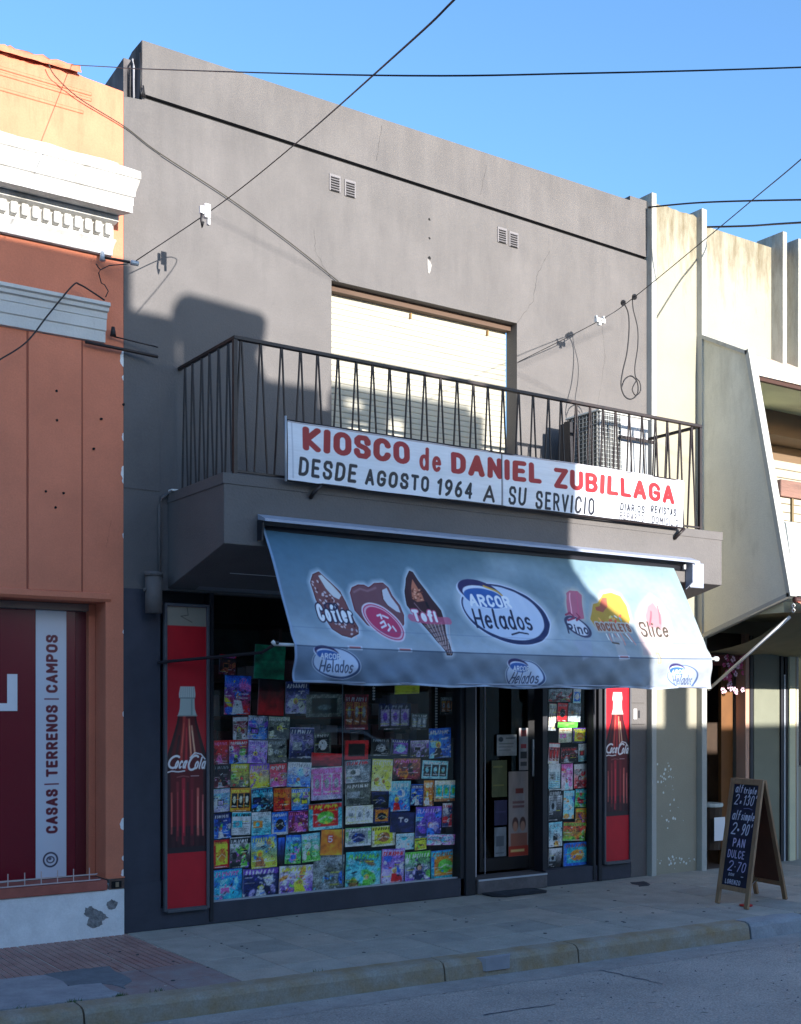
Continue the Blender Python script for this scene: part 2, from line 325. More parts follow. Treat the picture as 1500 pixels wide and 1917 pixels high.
# ------------------------------------------------------------ sign painter's alphabet (centre lines of the strokes)
def arc(cx, cy, rx, ry, a0, a1, n=9):
    return [(cx+rx*math.cos(R(a0+(a1-a0)*i/n)), cy+ry*math.sin(R(a0+(a1-a0)*i/n))) for i in range(n+1)]
G = {
 'A': (.62, [[(0, 0), (.31, 1), (.62, 0)], [(.11, .3), (.51, .3)]]),
 'B': (.56, [[(0, 0), (0, 1)]+arc(.3, .76, .22, .24, 90, -90)+[(0, .52)], [(.3, .52)]+arc(.3, .26, .26, .26, 90, -90)+[(0, 0)]]),
 'C': (.56, [arc(.28, .7, .28, .3, 10, 180)+arc(.28, .3, .28, .3, 180, 350)]),
 'D': (.56, [[(0, 0), (0, 1), (.22, 1)]+arc(.22, .66, .34, .34, 90, 0)+arc(.22, .34, .34, .34, 0, -90)+[(0, 0)]]),
 'E': (.48, [[(.48, 1), (0, 1), (0, 0), (.48, 0)], [(0, .52), (.4, .52)]]),
 'F': (.46, [[(.46, 1), (0, 1), (0, 0)], [(0, .52), (.38, .52)]]),
 'G': (.58, [arc(.29, .7, .29, .3, 10, 180)+arc(.29, .3, .29, .3, 180, 360)+[(.58, .45), (.32, .45)]]),
 'H': (.56, [[(0, 0), (0, 1)], [(.56, 0), (.56, 1)], [(0, .5), (.56, .5)]]),
 'I': (.02, [[(0, 0), (0, 1)]]),
 'K': (.56, [[(0, 0), (0, 1)], [(.54, 1), (.04, .46), (.56, 0)]]),
 'L': (.46, [[(0, 1), (0, 0), (.46, 0)]]),
 'M': (.7, [[(0, 0), (0, 1), (.35, .35), (.7, 1), (.7, 0)]]),
 'N': (.56, [[(0, 0), (0, 1), (.56, 0), (.56, 1)]]),
 'O': (.58, [arc(.29, .7, .29, .3, 0, 180)+arc(.29, .3, .29, .3, 180, 360)+[(.58, .7)]]),
 'P': (.54, [[(0, 0), (0, 1)]+arc(.28, .74, .26, .26, 90, -90)+[(0, .48)]]),
 'R': (.56, [[(0, 0), (0, 1)]+arc(.28, .74, .26, .26, 90, -90)+[(0, .48)], [(.26, .48), (.56, 0)]]),
 'S': (.54, [[(.53, .74), (.52, .86), (.42, 1), (.14, 1), (.02, .87), (.02, .68), (.12, .56), (.42, .46), (.54, .33), (.54, .14), (.42, 0), (.13, 0), (.01, .13), (.0, .26)]]),
 'T': (.56, [[(0, 1), (.56, 1)], [(.28, 1), (.28, 0)]]),
 'U': (.56, [[(0, 1)]+arc(.28, .3, .28, .3, 180, 360)+[(.56, 1)]]),
 'V': (.6, [[(0, 1), (.3, 0), (.6, 1)]]),
 'Z': (.54, [[(0, 1), (.54, 1), (0, 0), (.54, 0)]]),
 '0': (.46, [arc(.23, .7, .23, .3, 0, 180)+arc(.23, .3, .23, .3, 180, 360)+[(.46, .7)]]),
 '1': (.22, [[(0, .8), (.2, 1), (.2, 0)]]),
 '2': (.48, [arc(.24, .74, .24, .26, 170, -30)+[(0, 0), (.5, 0)]]),
 '3': (.46, [arc(.22, .75, .22, .25, 160, -80)+arc(.22, .26, .24, .26, 80, -160)]),
 '4': (.5, [[(.4, 0), (.4, 1), (0, .3), (.5, .3)]]),
 '5': (.46, [[(.42, 1), (.05, 1), (.02, .56)]+arc(.22, .3, .24, .3, 110, -150)]),
 '6': (.48, [arc(.24, .28, .24, .28, 150, -210, 14), [(.0, .28), (.02, .5), (.2, .88), (.38, 1)]]),
 '7': (.46, [[(0, 1), (.46, 1), (.14, 0)]]),
 '9': (.48, [arc(.24, .72, .24, .28, -30, 330, 14), [(.48, .72), (.46, .5), (.28, .12), (.1, 0)]]),
 '|': (.02, [[(0, -.15), (0, 1.1)]]), '-': (.3, [[(0, .45), (.3, .45)]]), '.': (.04, [[(.02, .48), (.04, .5)]]), "'": (.04, [[(.04, 1.05), (0, .82)]]),
 'a': (.44, [arc(.22, .33, .22, .33, 20, 340, 14), [(.44, .66), (.44, .1), (.52, 0)]]),
 'c': (.4, [arc(.22, .33, .22, .33, 40, 320, 12)]),
 'd': (.46, [arc(.22, .33, .22, .33, 20, 340, 14), [(.44, 1.05), (.44, 0)]]),
 'e': (.44, [[(.02, .36), (.43, .36)]+arc(.22, .33, .21, .33, 5, 320, 12)]),
 'f': (.3, [arc(.25, .82, .13, .2, 60, 180)+[(.12, 0)], [(0, .62), (.3, .62)]]),
 'g': (.46, [arc(.22, .33, .22, .33, 20, 340, 14), [(.44, .66), (.44, -.15)]+arc(.22, -.15, .22, .2, 0, -150)]),
 'i': (.06, [[(.02, .66), (.02, 0)], [(.03, .9), (.05, .93)]]),
 'k': (.42, [[(0, 0), (0, 1)], [(.4, .66), (.04, .28), (.42, 0)]]),
 'l': (.1, [[(.02, 1.05), (.02, .1), (.1, 0)]]),
 'm': (.7, [[(0, 0), (0, .66)]+arc(.17, .46, .17, .2, 180, 0)+[(.34, 0)], [(.34, .46)]+arc(.52, .46, .18, .2, 180, 0)+[(.7, 0)]]),
 'n': (.4, [[(0, 0), (0, .66)]+arc(.2, .44, .2, .22, 180, 0)+[(.4, 0)]]),
 'o': (.44, [arc(.22, .33, .22, .33, 0, 360, 16)]),
 'p': (.44, [[(0, .66), (0, -.35)], arc(.22, .33, .22, .33, 170, -170, 14)]),
 'r': (.3, [[(0, .66), (0, 0)], [(0, .42)]+arc(.2, .42, .2, .22, 160, 50)]),
 's': (.36, [arc(.18, .49, .17, .17, 30, 260)+arc(.18, .17, .18, .17, 80, -150)]),
 't': (.28, [[(.12, .95), (.12, .12), (.26, 0)], [(0, .66), (.28, .66)]]),
 '(': (.46, [arc(.27, .5, .27, .5, 55, 305, 14)]),
 'x': (.4, [[(0, .62), (.4, .05)], [(.4, .62), (0, .05)]]), ' ': (.3, []),
}
def write(cv, s, x0, x1, y, h, wd, col, slant=0, gap=None, rise=0.0, outline=None, T=None, fy=1.0):
    """fit string s between x0 and x1 on baseline y with cap height h"""
    hh = h-wd/fy; n = len(s); gap_u = .16 if gap is None else gap
    tot = sum(G[c][0] for c in s)+gap_u*(n-1)
    space = (n-1)*wd; sx = (x1-x0-wd-space)/tot
    if sx <= 0: sx = (x1-x0)/tot*.6; space = 0; wd2 = 0
    else: wd2 = wd
    for pas in ((outline, 1), (None, 0)) if outline else ((None, 0),):
        x = x0+wd/2
        for c in s:
            w, pl = G[c]
            for p in pl:
                q = []
                for (a, b) in p:
                    X = x+a*sx+b*hh*slant; Y = y+wd/fy/2+b*hh+rise*(X-x0); q.append(T(X, Y) if T else (X, Y))
                if pas[1]: cv.line(q, wd+pas[0][1]*2, pas[0][0])
                else: cv.line(q, wd, col, fy=fy)
            x += w*sx+gap_u*sx+wd2
def gnd(px, py, z=0.0):
    r = ray(px, py); t = (z-CAM[2])/r[2]
    return Vector((CAM[0]+t*r[0], CAM[1]+t*r[1], z))

# ============================================================ SETTING
def kl(x): return -1.86-.061*x                       # inner edge of the kerb
road = mesh('road', [(-400, -400, -.13), (400, -400, -.13), (400, -1.5, -.13), (-400, -1.5, -.13)], [(0, 1, 2, 3)], ROADM); tag(road, kind='structure')
grd = mesh('ground', [(-400, -1.5, -.14), (400, -1.5, -.14), (400, 400, -.14), (-400, 400, -.14)], [(0, 1, 2, 3)], TOPS); tag(grd, kind='structure')
pv = struct('pavement')
MB().prism([(-7, kl(-7)), (16, kl(16)), (16, .3), (-7, .3)], 'z', -.13, -.006).out('bedding', TOPS, pv)
TS = .4
for j in range(5):
    for i in range(-14, 34):
        x0, x1 = i*TS+.03, (i+1)*TS+.03-.006
        y1 = -j*TS-.002; y0 = y1-TS+.006
        red = x1 < .05
        if red and gnd(0, 1905).x > x1+1.2: pass
        mm = TILER[rnd.choice((0, 0, 1, 2))] if red else TILEG[rnd.choice((0, 0, 1, 2, 3))]
        if red and j >= 3: mm = TILER[1]
        a, b = (kl(x0)+.008, kl(x1)+.008) if j == 4 else (y0, y0)
        dz = rnd.uniform(-.0015, .0015)
        if red and j < 3:        # ribbed tiles: ribs as real geometry
            mb = MB(); n = 8
            for k in range(n):
                u0 = x0+(x1-x0)*k/n; u1 = x0+(x1-x0)*(k+.78)/n
                mb.prism([(u0, y0), (u1, y0), (u1, y1), (u0, y1)], 'z', -.006, .0+dz)
            mb.out('paving_tile', mm, pv)
        else:
            MB().prism([(x0, a), (x1, b), (x1, y1), (x0, y1)], 'z', -.02, dz).out('paving_tile', mm, pv, bevel=.002)
def patch(pts, top, m, name='concrete_patch'):
    q = [gnd(*p) for p in pts]; r = []
    for a, b in zip(q, q[1:]+q[:1]):
        r.append(a)
        for t in (.33, .66):
            v = a.lerp(b, t); r.append(v+Vector((rnd.uniform(-.03, .03), rnd.uniform(-.02, .02), 0)))
    MB().prism([(v.x, max(v.y, kl(v.x)+.01)) for v in r], 'z', -.002, top).out(name, m, pv, bevel=.002)
patch([(-150, 1850), (0, 1836), (85, 1828), (128, 1849), (190, 1843), (228, 1862), (150, 1884), (0, 1908), (-180, 1940)], .010, mat('pale_cement_patch', (154, 154, 158), .85, var=.2, scale=6, bump=.4, bscale=30, fine=.1))
patch([(82, 1826), (150, 1815), (205, 1810), (244, 1833), (236, 1852), (190, 1842), (130, 1847)], .006, mat('dark_cement_patch', (112, 118, 124), .85, var=.2, scale=7, bump=.4, bscale=30, fine=.1))
patch([(1180, 1652), (1205, 1650), (1218, 1656), (1196, 1660)], .004, mat('dark_lid', (60, 62, 70), .6), 'drain_lid')
# kerb stones, worn yellow paint
kb = struct('kerb')
ks = [-7, -3.4, -.99, 1.35, 2.45, 4.12]
def kpt(x, off, z): return (x-.061*off*-1*0, kl(x)-off, z)
def kerbstone(x0, x1, m, name='kerb_stone', dz=0, wob=0):
    n = max(2, int((x1-x0)/.1)); prof = [(0, -.16), (0, -.004), (.012, .004), (.12, .0), (.152, -.012), (.168, -.035), (.185, -.16)]
    v = []; f = []
    for i in range(n+1):
        x = x0+(x1-x0)*i/n
        for (o, z) in prof:
            q = rnd.uniform(-1, 1)*(.0022+wob); v.append((x, kl(x)-o+q, z+dz+rnd.uniform(-1, 1)*(.0015+wob)))
    k = len(prof)
    for i in range(n):
        for j in range(k-1): f.append((i*k+j, i*k+j+1, (i+1)*k+j+1, (i+1)*k+j))
    f.append(tuple(range(k))); f.append(tuple(n*k+j for j in reversed(range(k))))
    o = mesh(name, v, f, m, kb); bm = bmesh.new(); bm.from_mesh(o.data); bmesh.ops.recalc_face_normals(bm, faces=bm.faces); bm.to_mesh(o.data); bm.free()
for a, b in zip(ks[:-1], ks[1:]): kerbstone(a+.006, b-.006, KERBM, dz=rnd.uniform(-.003, .003))
kerbstone(4.13, 4.78, KERBG, 'kerb_repair', wob=.003)
kerbstone(4.80, 5.25, mat('broken_concrete', (96, 94, 96), .9, var=.35, scale=14, bump=1, bscale=18), 'broken_kerb', dz=-.012, wob=.02)
kerbstone(5.27, 9, KERBM, dz=-.01); kerbstone(9.02, 16, KERBM)
MB().prism([(1.62, kl(1.62)-.135), (1.9, kl(1.9)-.135), (1.85, kl(1.85)-.19), (1.66, kl(1.66)-.19)], 'z', -.09, -.004).out('mortar_patch', mat('pale_mortar', (150, 150, 156), .9, var=.1, scale=12), kb)
# shallow concrete gutter along the kerb
v = []; f = []
for i in range(120):
    x = -7+i*.19
    for o, z in ((.17, -.123), (.27, -.125), (.42+rnd.uniform(-.02, .02), -.1285)): v.append((x, kl(x)-o, z))
for i in range(119):
    for j in range(2): f.append((i*3+j, i*3+j+1, i*3+j+4, i*3+j+3))
tag(mesh('gutter', v, f, mat('gutter_concrete', (156, 150, 146), .85, var=.2, scale=4, bump=.4, bscale=40, fine=.15)), kind='structure')
# cracks and loose grit on the road
mb = MB()
for pts in ([(1070, 1808), (1110, 1813), (1170, 1826), (1240, 1842)], [(1262, 1779), (1318, 1780)], [(900, 1900), (960, 1890), (1040, 1880)], [(1450, 1762), (1500, 1752), (1560, 1750)]):
    q = [gnd(px+rnd.uniform(-3, 3), py, -.128) for px, py in pts]; qq = []
    for a, b in zip(q[:-1], q[1:]):
        for k in range(6): qq.append(a.lerp(b, k/6)+Vector((rnd.uniform(-.012, .012), rnd.uniform(-.012, .012), 0)))
    qq.append(q[-1])
    for a, b in zip(qq[:-1], qq[1:]):
        d = (b-a).normalized()*.0; n = Vector((-(b-a).y, (b-a).x, 0)).normalized()*rnd.uniform(.004, .010)
        i0 = len(mb.v); mb.v += [tuple(a-n), tuple(b-n), tuple(b+n), tuple(a+n)]; mb.f.append((i0, i0+1, i0+2, i0+3))
tag(mb.out('road_cracks', mat('tar_crack', (78, 80, 90), .8)), kind='stuff')
mb = MB()
for k in range(700):
    x = rnd.uniform(-2, 9); y = rnd.uniform(-6, kl(x)-.2) if k % 3 else kl(x)-.2-abs(rnd.gauss(0, .06)); s = rnd.uniform(.003, .009)
    i0 = len(mb.v); mb.v += [(x-s, y, -.13), (x, y-s*1.3, -.13), (x+s, y, -.13), (x, y+s, -.13), (x+s*.2, y, -.13+s)]
    mb.f += [(i0, i0+1, i0+4), (i0+1, i0+2, i0+4), (i0+2, i0+3, i0+4), (i0+3, i0, i0+4)]
tag(mb.out('loose_grit', mat('grit', (110, 112, 120), .9, var=.5, scale=40)), kind='stuff')

# ============================================================ ORANGE BUILDING (left)
ob = thing('corner_shop_building', 'salmon orange plastered building with white cornice left of the grey kiosk building', 'building', (-3, 0, 0))
WX = -.135                                            # right edge of its shop window opening
holed_wall('wall', -6, -.001, .41, 6.08, [(-5, WX, .41, 2.41)], -.002, .3, ORANGE, ob)
# the uneven old top of the attic
pts = [(-6, 6.0801)]; x = -6
top = []
while x < -.36:
    top.append((x, 6.19+.05*math.sin(x*1.3)+rnd.uniform(-.015, .02))); x += rnd.uniform(.05, .11)
top += [(-.36, 6.17), (-.30, 6.155), (-.001, 6.135)]
MB().prism([(-6, 6.08), (-.001, 6.08)]+top[::-1], 'y', -.002, .3).out('attic_top', ORANGE, ob)
v = []; f = []
xs = np.arange(-6, -.30, .045)
for i, x in enumerate(xs):
    z = 6.185+.03*math.sin(x*1.3)
    for a in range(9):
        t = R(-20+a*27.5); rr = .045+rnd.uniform(-.016, .012)
        v.append((x, .0-rr*1.1*math.cos(t)+.0, z+rr*math.sin(t)))
for i in range(len(xs)-1):
    for a in range(8): f.append((i*9+a, i*9+a+1, (i+1)*9+a+1, (i+1)*9+a))
mesh('coping', v, f, ORANGE, ob, smooth=True)
for z, d in ((6.045, .006), (6.005, .004), (5.90, .005)):
    box('fillet', -6, -.24 if z > 5.95 else -.30, -.002-d, -.002, z-.012, z+.012, ORANGE, ob, bevel=.005)
def profile(name, pts, x0, x1, m, parent, mitre=0):
    """moulding: (out, z) profile run along x; right end returns"""
    n = len(pts); v = [(x0, -.002-o, z) for o, z in pts]+[(x1+o*mitre, -.002-o, z) for o, z in pts]
    v += [(x0, -.001, pts[0][1]), (x0, -.001, pts[-1][1]), (x1, -.001, pts[0][1]), (x1, -.001, pts[-1][1])]
    f = [(i, i+1, n+i+1, n+i) for i in range(n-1)]
    f.append(tuple(range(n, 2*n))+(2*n+3, 2*n+2))
    return mesh(name, v, f, m, parent)
# big cornice: fillet, cyma, fascia, soffit
profile('cornice', [(.16, 5.520), (.335, 5.430), (.345, 5.415), (.345, 5.372), (.335, 5.366), (.325, 5.34), (.300, 5.305), (.288, 5.285), (.286, 5.262), (.270, 5.256),
                    (.268, 5.205), (.262, 5.200), (.262, 5.155), (.10, 5.172), (.07, 5.172)], -6, -.125, WHITEM, ob, .35)
mb = MB(); mb.prism([(-6, 5.49), (-.10, 5.49), (-.10, 5.53), (-.2, 5.535), (-.45, 5.528), (-.6, 5.54), (-.8, 5.532), (-1.1, 5.545), (-6, 5.54)], 'y', -.16, -.004); mb.out('cornice_top', WHITEM, ob)
profile('bed_moulding', [(.070, 5.172), (.125, 5.165), (.130, 5.15), (.125, 5.128), (.085, 5.118), (.055, 5.114), (.055, 5.01), (.092, 5.006), (.092, 4.992), (.06, 4.965), (.045, 4.935), (.045, 4.905), (.02, 4.90)], -6, -.110, WHITEM, ob, .2)
dent = None
for i in range(40):
    x = -.150-i*.0745
    if dent is None:
        dent = MB().box(-.024, .024, -.112, -.05, 5.028, 5.108).out('dentil', WHITEM, ob, bevel=.006); dl = dent.location.copy(); dent.location = dl+Vector((x, 0, 0))
    else:
        instance('dentil', dent, dl+Vector((x, 0, 0)), ob)
profile('architrave', [(.0, 4.555), (.085, 4.55), (.088, 4.525), (.070, 4.515), (.068, 4.49), (.05, 4.482), (.048, 4.44), (.042, 4.436), (.040, 4.36), (.03, 4.352), (.028, 4.275), (0, 4.27)], -6, -.156, WHITEM, ob, .3)
for x in (-.70, -.31):
    box('groove', x-.006, x+.006, -.0045, -.0021, 2.47, 4.27, mat('groove_shade', (150, 82, 62), .9), ob)
box('pilaster', -.694, -.316, -.012, -.0022, 2.47, 4.268, ORANGE, ob, bevel=.004)
profile('window_band', [(.0, 2.475), (.02, 2.465), (.02, 2.43), (0, 2.41)], -6, -.10, ORANGE, ob)
# anchor holes
for px, py in ((106, 732), (107, 787), (86, 920), (119, 923), (104, 950), (190, 784), (176, 840), (232, 757)):
    p = at(px, py, -.013); MB().prism([(p.x+.010*math.cos(a)*rnd.uniform(.7, 1.2), p.z+.010*math.sin(a)*rnd.uniform(.7, 1.2)) for a in np.arange(0, 6.28, .7)], 'y', -.016, -.0035).out('anchor_hole', BLACK, ob)
box('plinth', -6, -.003, -.03, .3, -.02, .335, PLINTH, ob, bevel=.006)
for q in ([(160, 1700), (172, 1697), (182, 1703), (192, 1706), (203, 1718), (193, 1722), (190, 1732), (175, 1738), (162, 1730), (166, 1718), (158, 1712)], [(200, 1690), (210, 1684), (220, 1690), (216, 1702), (203, 1702)]):
    w0 = [at(a, b, -.031) for a, b in q]; w = []
    for a_, b_ in zip(w0, w0[1:]+w0[:1]):
        for k in range(4): w.append(a_.lerp(b_, k/4)+Vector((rnd.uniform(-.006, .006), 0, rnd.uniform(-.006, .006))))
    MB().prism([(p.x, p.z) for p in w], 'y', -.0325, -.029).out('bare_patch', mat('bare_plaster', (132, 130, 130), .95, var=.4, scale=30, bump=1, bscale=60), ob)
# ragged white gap strip between the two buildings
mb = MB()
for zc, hh_, ww_ in ((4.19, .06, .030), (4.05, .02, .014), (3.62, .03, .016), (3.36, .05, .022), (3.30, .02, .014), (2.9, .02, .010), (.80, .045, .035), (.55, .02, .014), (.44, .03, .022), (2.2, .015, .008), (1.6, .02, .010)):
    mb.prism([(-.0002, zc-hh_)]+[(-.0002-ww_*max(.05, math.cos(a))*rnd.uniform(.6, 1), zc+hh_*math.sin(a)) for a in np.arange(-1.4, 1.5, .35)]+[(-.0002, zc+hh_)], 'y', -.0045, -.0021)
mb.out('joint_filler', PLINTH, ob, bevel=.002)['kind'] = 'stuff'
# window: reveal, frame, maroon film
box('sill', -5, WX-.002, -.045, .26, .335, .405, mat('salmon_sill', (165, 92, 78), .8, var=.15, scale=8, bump=.3), ob, bevel=.004)
box('window_frame', WX-.052, WX-.003, .20, .27, .41, 2.405, ORANGE, ob)
box('window_frame', -5, WX-.054, .20, .27, 2.355, 2.405, mat('anodised_frame', (128, 108, 100), .5), ob)
box('shop_window', -5, WX-.054, .258, .268, .41, 2.353, RED, ob)
box('film_edge', -.268, WX-.056, .2545, .2575, .412, 2.351, mat('maroon_shade', (96, 22, 32), .4), ob)
# window sign strip with vertical lettering
cv = Canvas(-.562, -.338, .418, 2.352, 60, 520, (206, 210, 220))
cx = -.445
def VT(X, Y): return (cx-(Y-0), X)                   # rotate text to read upwards
write(cv, 'CASAS', .735, 1.055, -.043, .086, .019, (104, 20, 38), T=lambda X, Y: (cx-Y, X))
cv.rect(cx-.055, cx+.052, 1.088, 1.097, (104, 20, 38))
write(cv, 'TERRENOS', 1.145, 1.665, -.043, .086, .019, (104, 20, 38), T=lambda X, Y: (cx-Y, X))
cv.rect(cx-.055, cx+.052, 1.705, 1.714, (104, 20, 38))
write(cv, 'CAMPOS', 1.755, 2.175, -.043, .086, .019, (104, 20, 38), T=lambda X, Y: (cx-Y, X))
cv.ell(cx-.01, .545, .050, .050, (52, 48, 70), ring=.006); cv.ell(cx-.01, .545, .026, .022, (52, 48, 70), ring=.004); cv.ell(cx-.014, .552, .012, .01, (90, 88, 104))
sg = sheet('vertical_sign', cv, lambda X, Y: (X, .2515, Y), printed('window_vinyl', .35), thick=.002)
tag(sg, 'tall white strip sign with maroon words CASAS TERRENOS CAMPOS reading upwards in the maroon window', 'sign')
lt = at(33, 1262, .25); lb = at(33, 1331, .25)
MB().prism([(lt.x-.5, lb.z), (lt.x, lb.z), (lt.x, lt.z), (lt.x-.072, lt.z), (lt.x-.072, lb.z+.055), (lt.x-.5, lb.z+.055)], 'y', .2525, .2555).out('window_letter', WHT)
tag(bpy.data.objects['window_letter'], 'large white letter L on the maroon window left of the strip sign', 'letter')
# little spiked rail on the sill
sr = thing('sill_rail', 'low white spiked rail along the sill under the maroon window', 'railing', (-1, -.02, .41))
box('rail_bar', -3, -.22, -.045, -.037, .452, .460, mat('pinkish_white_iron', (196, 176, 172), .6), sr); box('rail_bar', -3, -.19, -.047, -.039, .412, .420, MATS['pinkish_white_iron'], sr)
MB().tube([(-.22, -.041, .456), (-.16, .10, .44)], .005, 6).out('rail_bar', MATS['pinkish_white_iron'], sr)
sp0 = None
for i in range(22):
    x = -.27-i*.115
    if sp0 is None: sp0 = box('spike', x-.003, x+.003, -.044, -.038, .412, .505, MATS['pinkish_white_iron'], sr); s0 = sp0.location.copy()
    else: instance('spike', sp0, s0+Vector((-i*.115, 0, 0)), sr)
mbx = thing('meter_niche', 'small open meter niche with worn brown rim at the right foot of the salmon wall', 'meter box', (-.07, -.02, .37))
box('niche_rim', -.118, -.006, -.034, -.0302, .335, .405, mat('niche_brown', (92, 74, 66), .9, var=.3, scale=20), mbx); box('niche_hole', -.104, -.028, -.0365, -.0345, .342, .392, BLACK, mbx)
box('niche_cover', -.074, -.050, -.042, -.037, .35, .385, mat('old_brass', (140, 120, 96), .6), mbx)
box('niche_lintel', -.135, -.004, -.040, -.0025, .412, .420, ORANGE, mbx)

# ============================================================ GREY KIOSK BUILDING
gb = thing('kiosk_building', 'two storey grey kiosk building with parapet, balcony and dark shopfront in the middle', 'building', (2.68, 0, 0))
WL, WR, WT = 1.765, 3.712, 5.115
holed_wall('wall', .0, 5.355, 2.52, 5.90, [(WL, WR, 3.2, WT)], 0, .15, GREY, gb)
zl = lambda x: 6.150-.0212*(x-.147)
MB().prism([(0, 5.9), (5.355, 5.9), (5.355, zl(5.355)-.016), (.147, zl(.147)-.016), (.146, 6.118), (.035, 6.108), (0, 6.10)], 'y', 0, .15).out('frieze', GREY, gb)
MB().prism([(.147, zl(.147)-.012), (5.355, zl(5.355)-.012), (5.355, zl(5.355)+.012), (.147, zl(.147)+.012)], 'y', .035, .15).out('shadow_joint', BLACK, gb)
MB().prism([(.147, zl(.147)+.016), (5.355, zl(5.355)+.016), (5.355, 6.560), (.147, 6.558)], 'y', 0, .20).out('parapet', GREY, gb)
box('parapet_block', 5.13, 5.355, .0, .20, 6.5605, 6.605, GREY, gb)
box('parapet_cap', 5.10, 5.14, .05, .35, 6.562, 6.585, BLACK, gb)
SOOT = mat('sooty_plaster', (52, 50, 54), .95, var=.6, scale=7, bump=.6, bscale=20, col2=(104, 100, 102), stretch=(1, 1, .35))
MB().prism([(.205, 6.03), (1.2, 5.7), (1.2, 6.28), (.62, 6.46), (.205, 6.5), (.205, 6.03)][:5], 'x', .08, .30).out('side_wall', SOOT, gb)
box('parapet_end', .142, .1465, .0005, .2, 6.118, 6.557, SOOT, gb)
mesh('parapet_slope', [(.143, .2, 6.557), (.143, 1.3, 6.20), (.143, 1.3, 5.7), (.143, .2, 6.02)], [(0, 1, 2, 3)], SOOT, gb)
tube('conduit', [(.12, .10, 6.12), (.118, .10, 6.40), (.12, .12, 6.46), (.15, .2, 6.50)], .008, mat('old_conduit', (150, 150, 156), .7), gb, 6)
tube('conduit', [(.135, .02, 6.13), (.13, -.01, 6.3), (.135, .02, 6.47)], .006, CABLE, gb, 6)
for k in range(3):
    tube('cable_clip', [(.135+.012*k, -.02, 6.13), (.12+.01*k, -.03, 6.17+.02*k)], .006, CABLE, gb, 6)
box('wall_pilaster', .0, .012, -.0, -.004, 0, 4, GREY, gb) if False else None
box('pilaster_strip', .0, .283, -.005, -.0005, 3.25, 6.10, GREY, gb, .002)
# window: reveal is the wall's own thickness; roller shutter of slats, header, jambs
box('window_header', WL, WR, .085, .15, WT-.05, WT-.001, mat('brown_header', (84, 62, 48), .7), gb)
SL = mat('ivory_slat', (168, 163, 148), .5, var=.05, scale=2.2)
sh = thing('roller_shutter', 'closed ivory roller shutter of the upper window behind the balcony railing', 'shutter', (WL, .16, 3.25))
def slat_mesh():
    mb = MB(); H = .0475
    pr = [(.0, .0009), (-.002, .003), (-.004, .012), (-.004, .036), (-.002, H-.003), (0, H-.0013), (.008, H-.0013), (.008, .0009)]
    mb.prism(pr, 'x', .004, WR-WL-.004); return mb
s0 = None
for i in range(40):
    z = 3.2+i*.0475
    if z > WT-.05: break
    if s0 is None:
        me = slat_mesh(); o = me.out('slat', SL, None); o.parent = sh; s0 = o
    else: o = bpy.data.objects.new('slat', s0.data); link(o, sh)
    o.location = (0, 0, z-3.25)
box('backing', WL, WR, .185, .19, 3.2, WT, SL, sh)
for px in (769, 913):
    p = at(px, 578 if px < 800 else 612, .14); box('stop_peg', p.x-.006, p.x+.006, .13, .16, 5.00, 5.045, mat('peg_brown', (150, 110, 60), .5), sh)
# vents: four louvred plates in two pairs
VM = mat('vent_plate', (112, 108, 110), .7, var=.06, scale=8)
for k, (x0, z1) in enumerate(((1.742, 5.975), (1.888, 5.965), (3.485, 5.935), (3.618, 5.925))):
    vt = box('air_vent', x0, x0+.105, -.008, -.001, z1-.135, z1, VM, gb)
    for i in range(6):
        z = z1-.016-i*.0205
        vs_ = MB().prism([(-.0085, z-.011), (-.016, z-.009), (-.0085, z)], 'x', x0+.012, x0+.093); o = vs_.out('louvre', VM, None); o.parent = vt; o.location = -gb.location*0-vt.location-gb.location if False else Vector((0, 0, 0))
        s_ = box('slot', x0+.012, x0+.093, -.0088, -.0082, z-.0185, z-.0115, BLACK, None); s_.parent = vt
for z, s in ((5.829, .012), (5.669, .010), (5.50, .016)):
    p = [(2.741+s*math.cos(a)*rnd.uniform(.6, 1.2), z+s*math.sin(a)*rnd.uniform(.6, 1.2)) for a in np.arange(0, 6.28, .6)]
    MB().prism(p, 'y', -.002, .01).out('anchor_hole', BLACK, gb)
MB().prism([(2.72, 5.49), (2.735, 5.475), (2.75, 5.47), (2.765, 5.44), (2.755, 5.40), (2.74, 5.36), (2.728, 5.37), (2.722, 5.42)], 'y', -.0025, .01).out('chipped_plaster', mat('chip', (150, 146, 142), .9, var=.4, scale=60), gb)
# balcony slab (tapers outwards), groove under its nosing
SY = -.95
sv = [(0.0, 2.535), (SY, 2.765), (SY, 3.245), (0.0, 3.235)]
MB().prism(sv, 'x', .345, 5.345).out('balcony_slab', GREY, gb, bevel=.004)
box('slab_nosing', .335, 5.352, SY-.006, SY+.02, 3.172, 3.247, GREY, gb, bevel=.003)
for x in (.3425, 5.3475): MB().prism([(0, 3.17), (SY+.021, 3.172), (SY+.021, 3.247), (0, 3.238)], 'x', x-.004, x+.004).out('slab_nosing', GREY, gb)
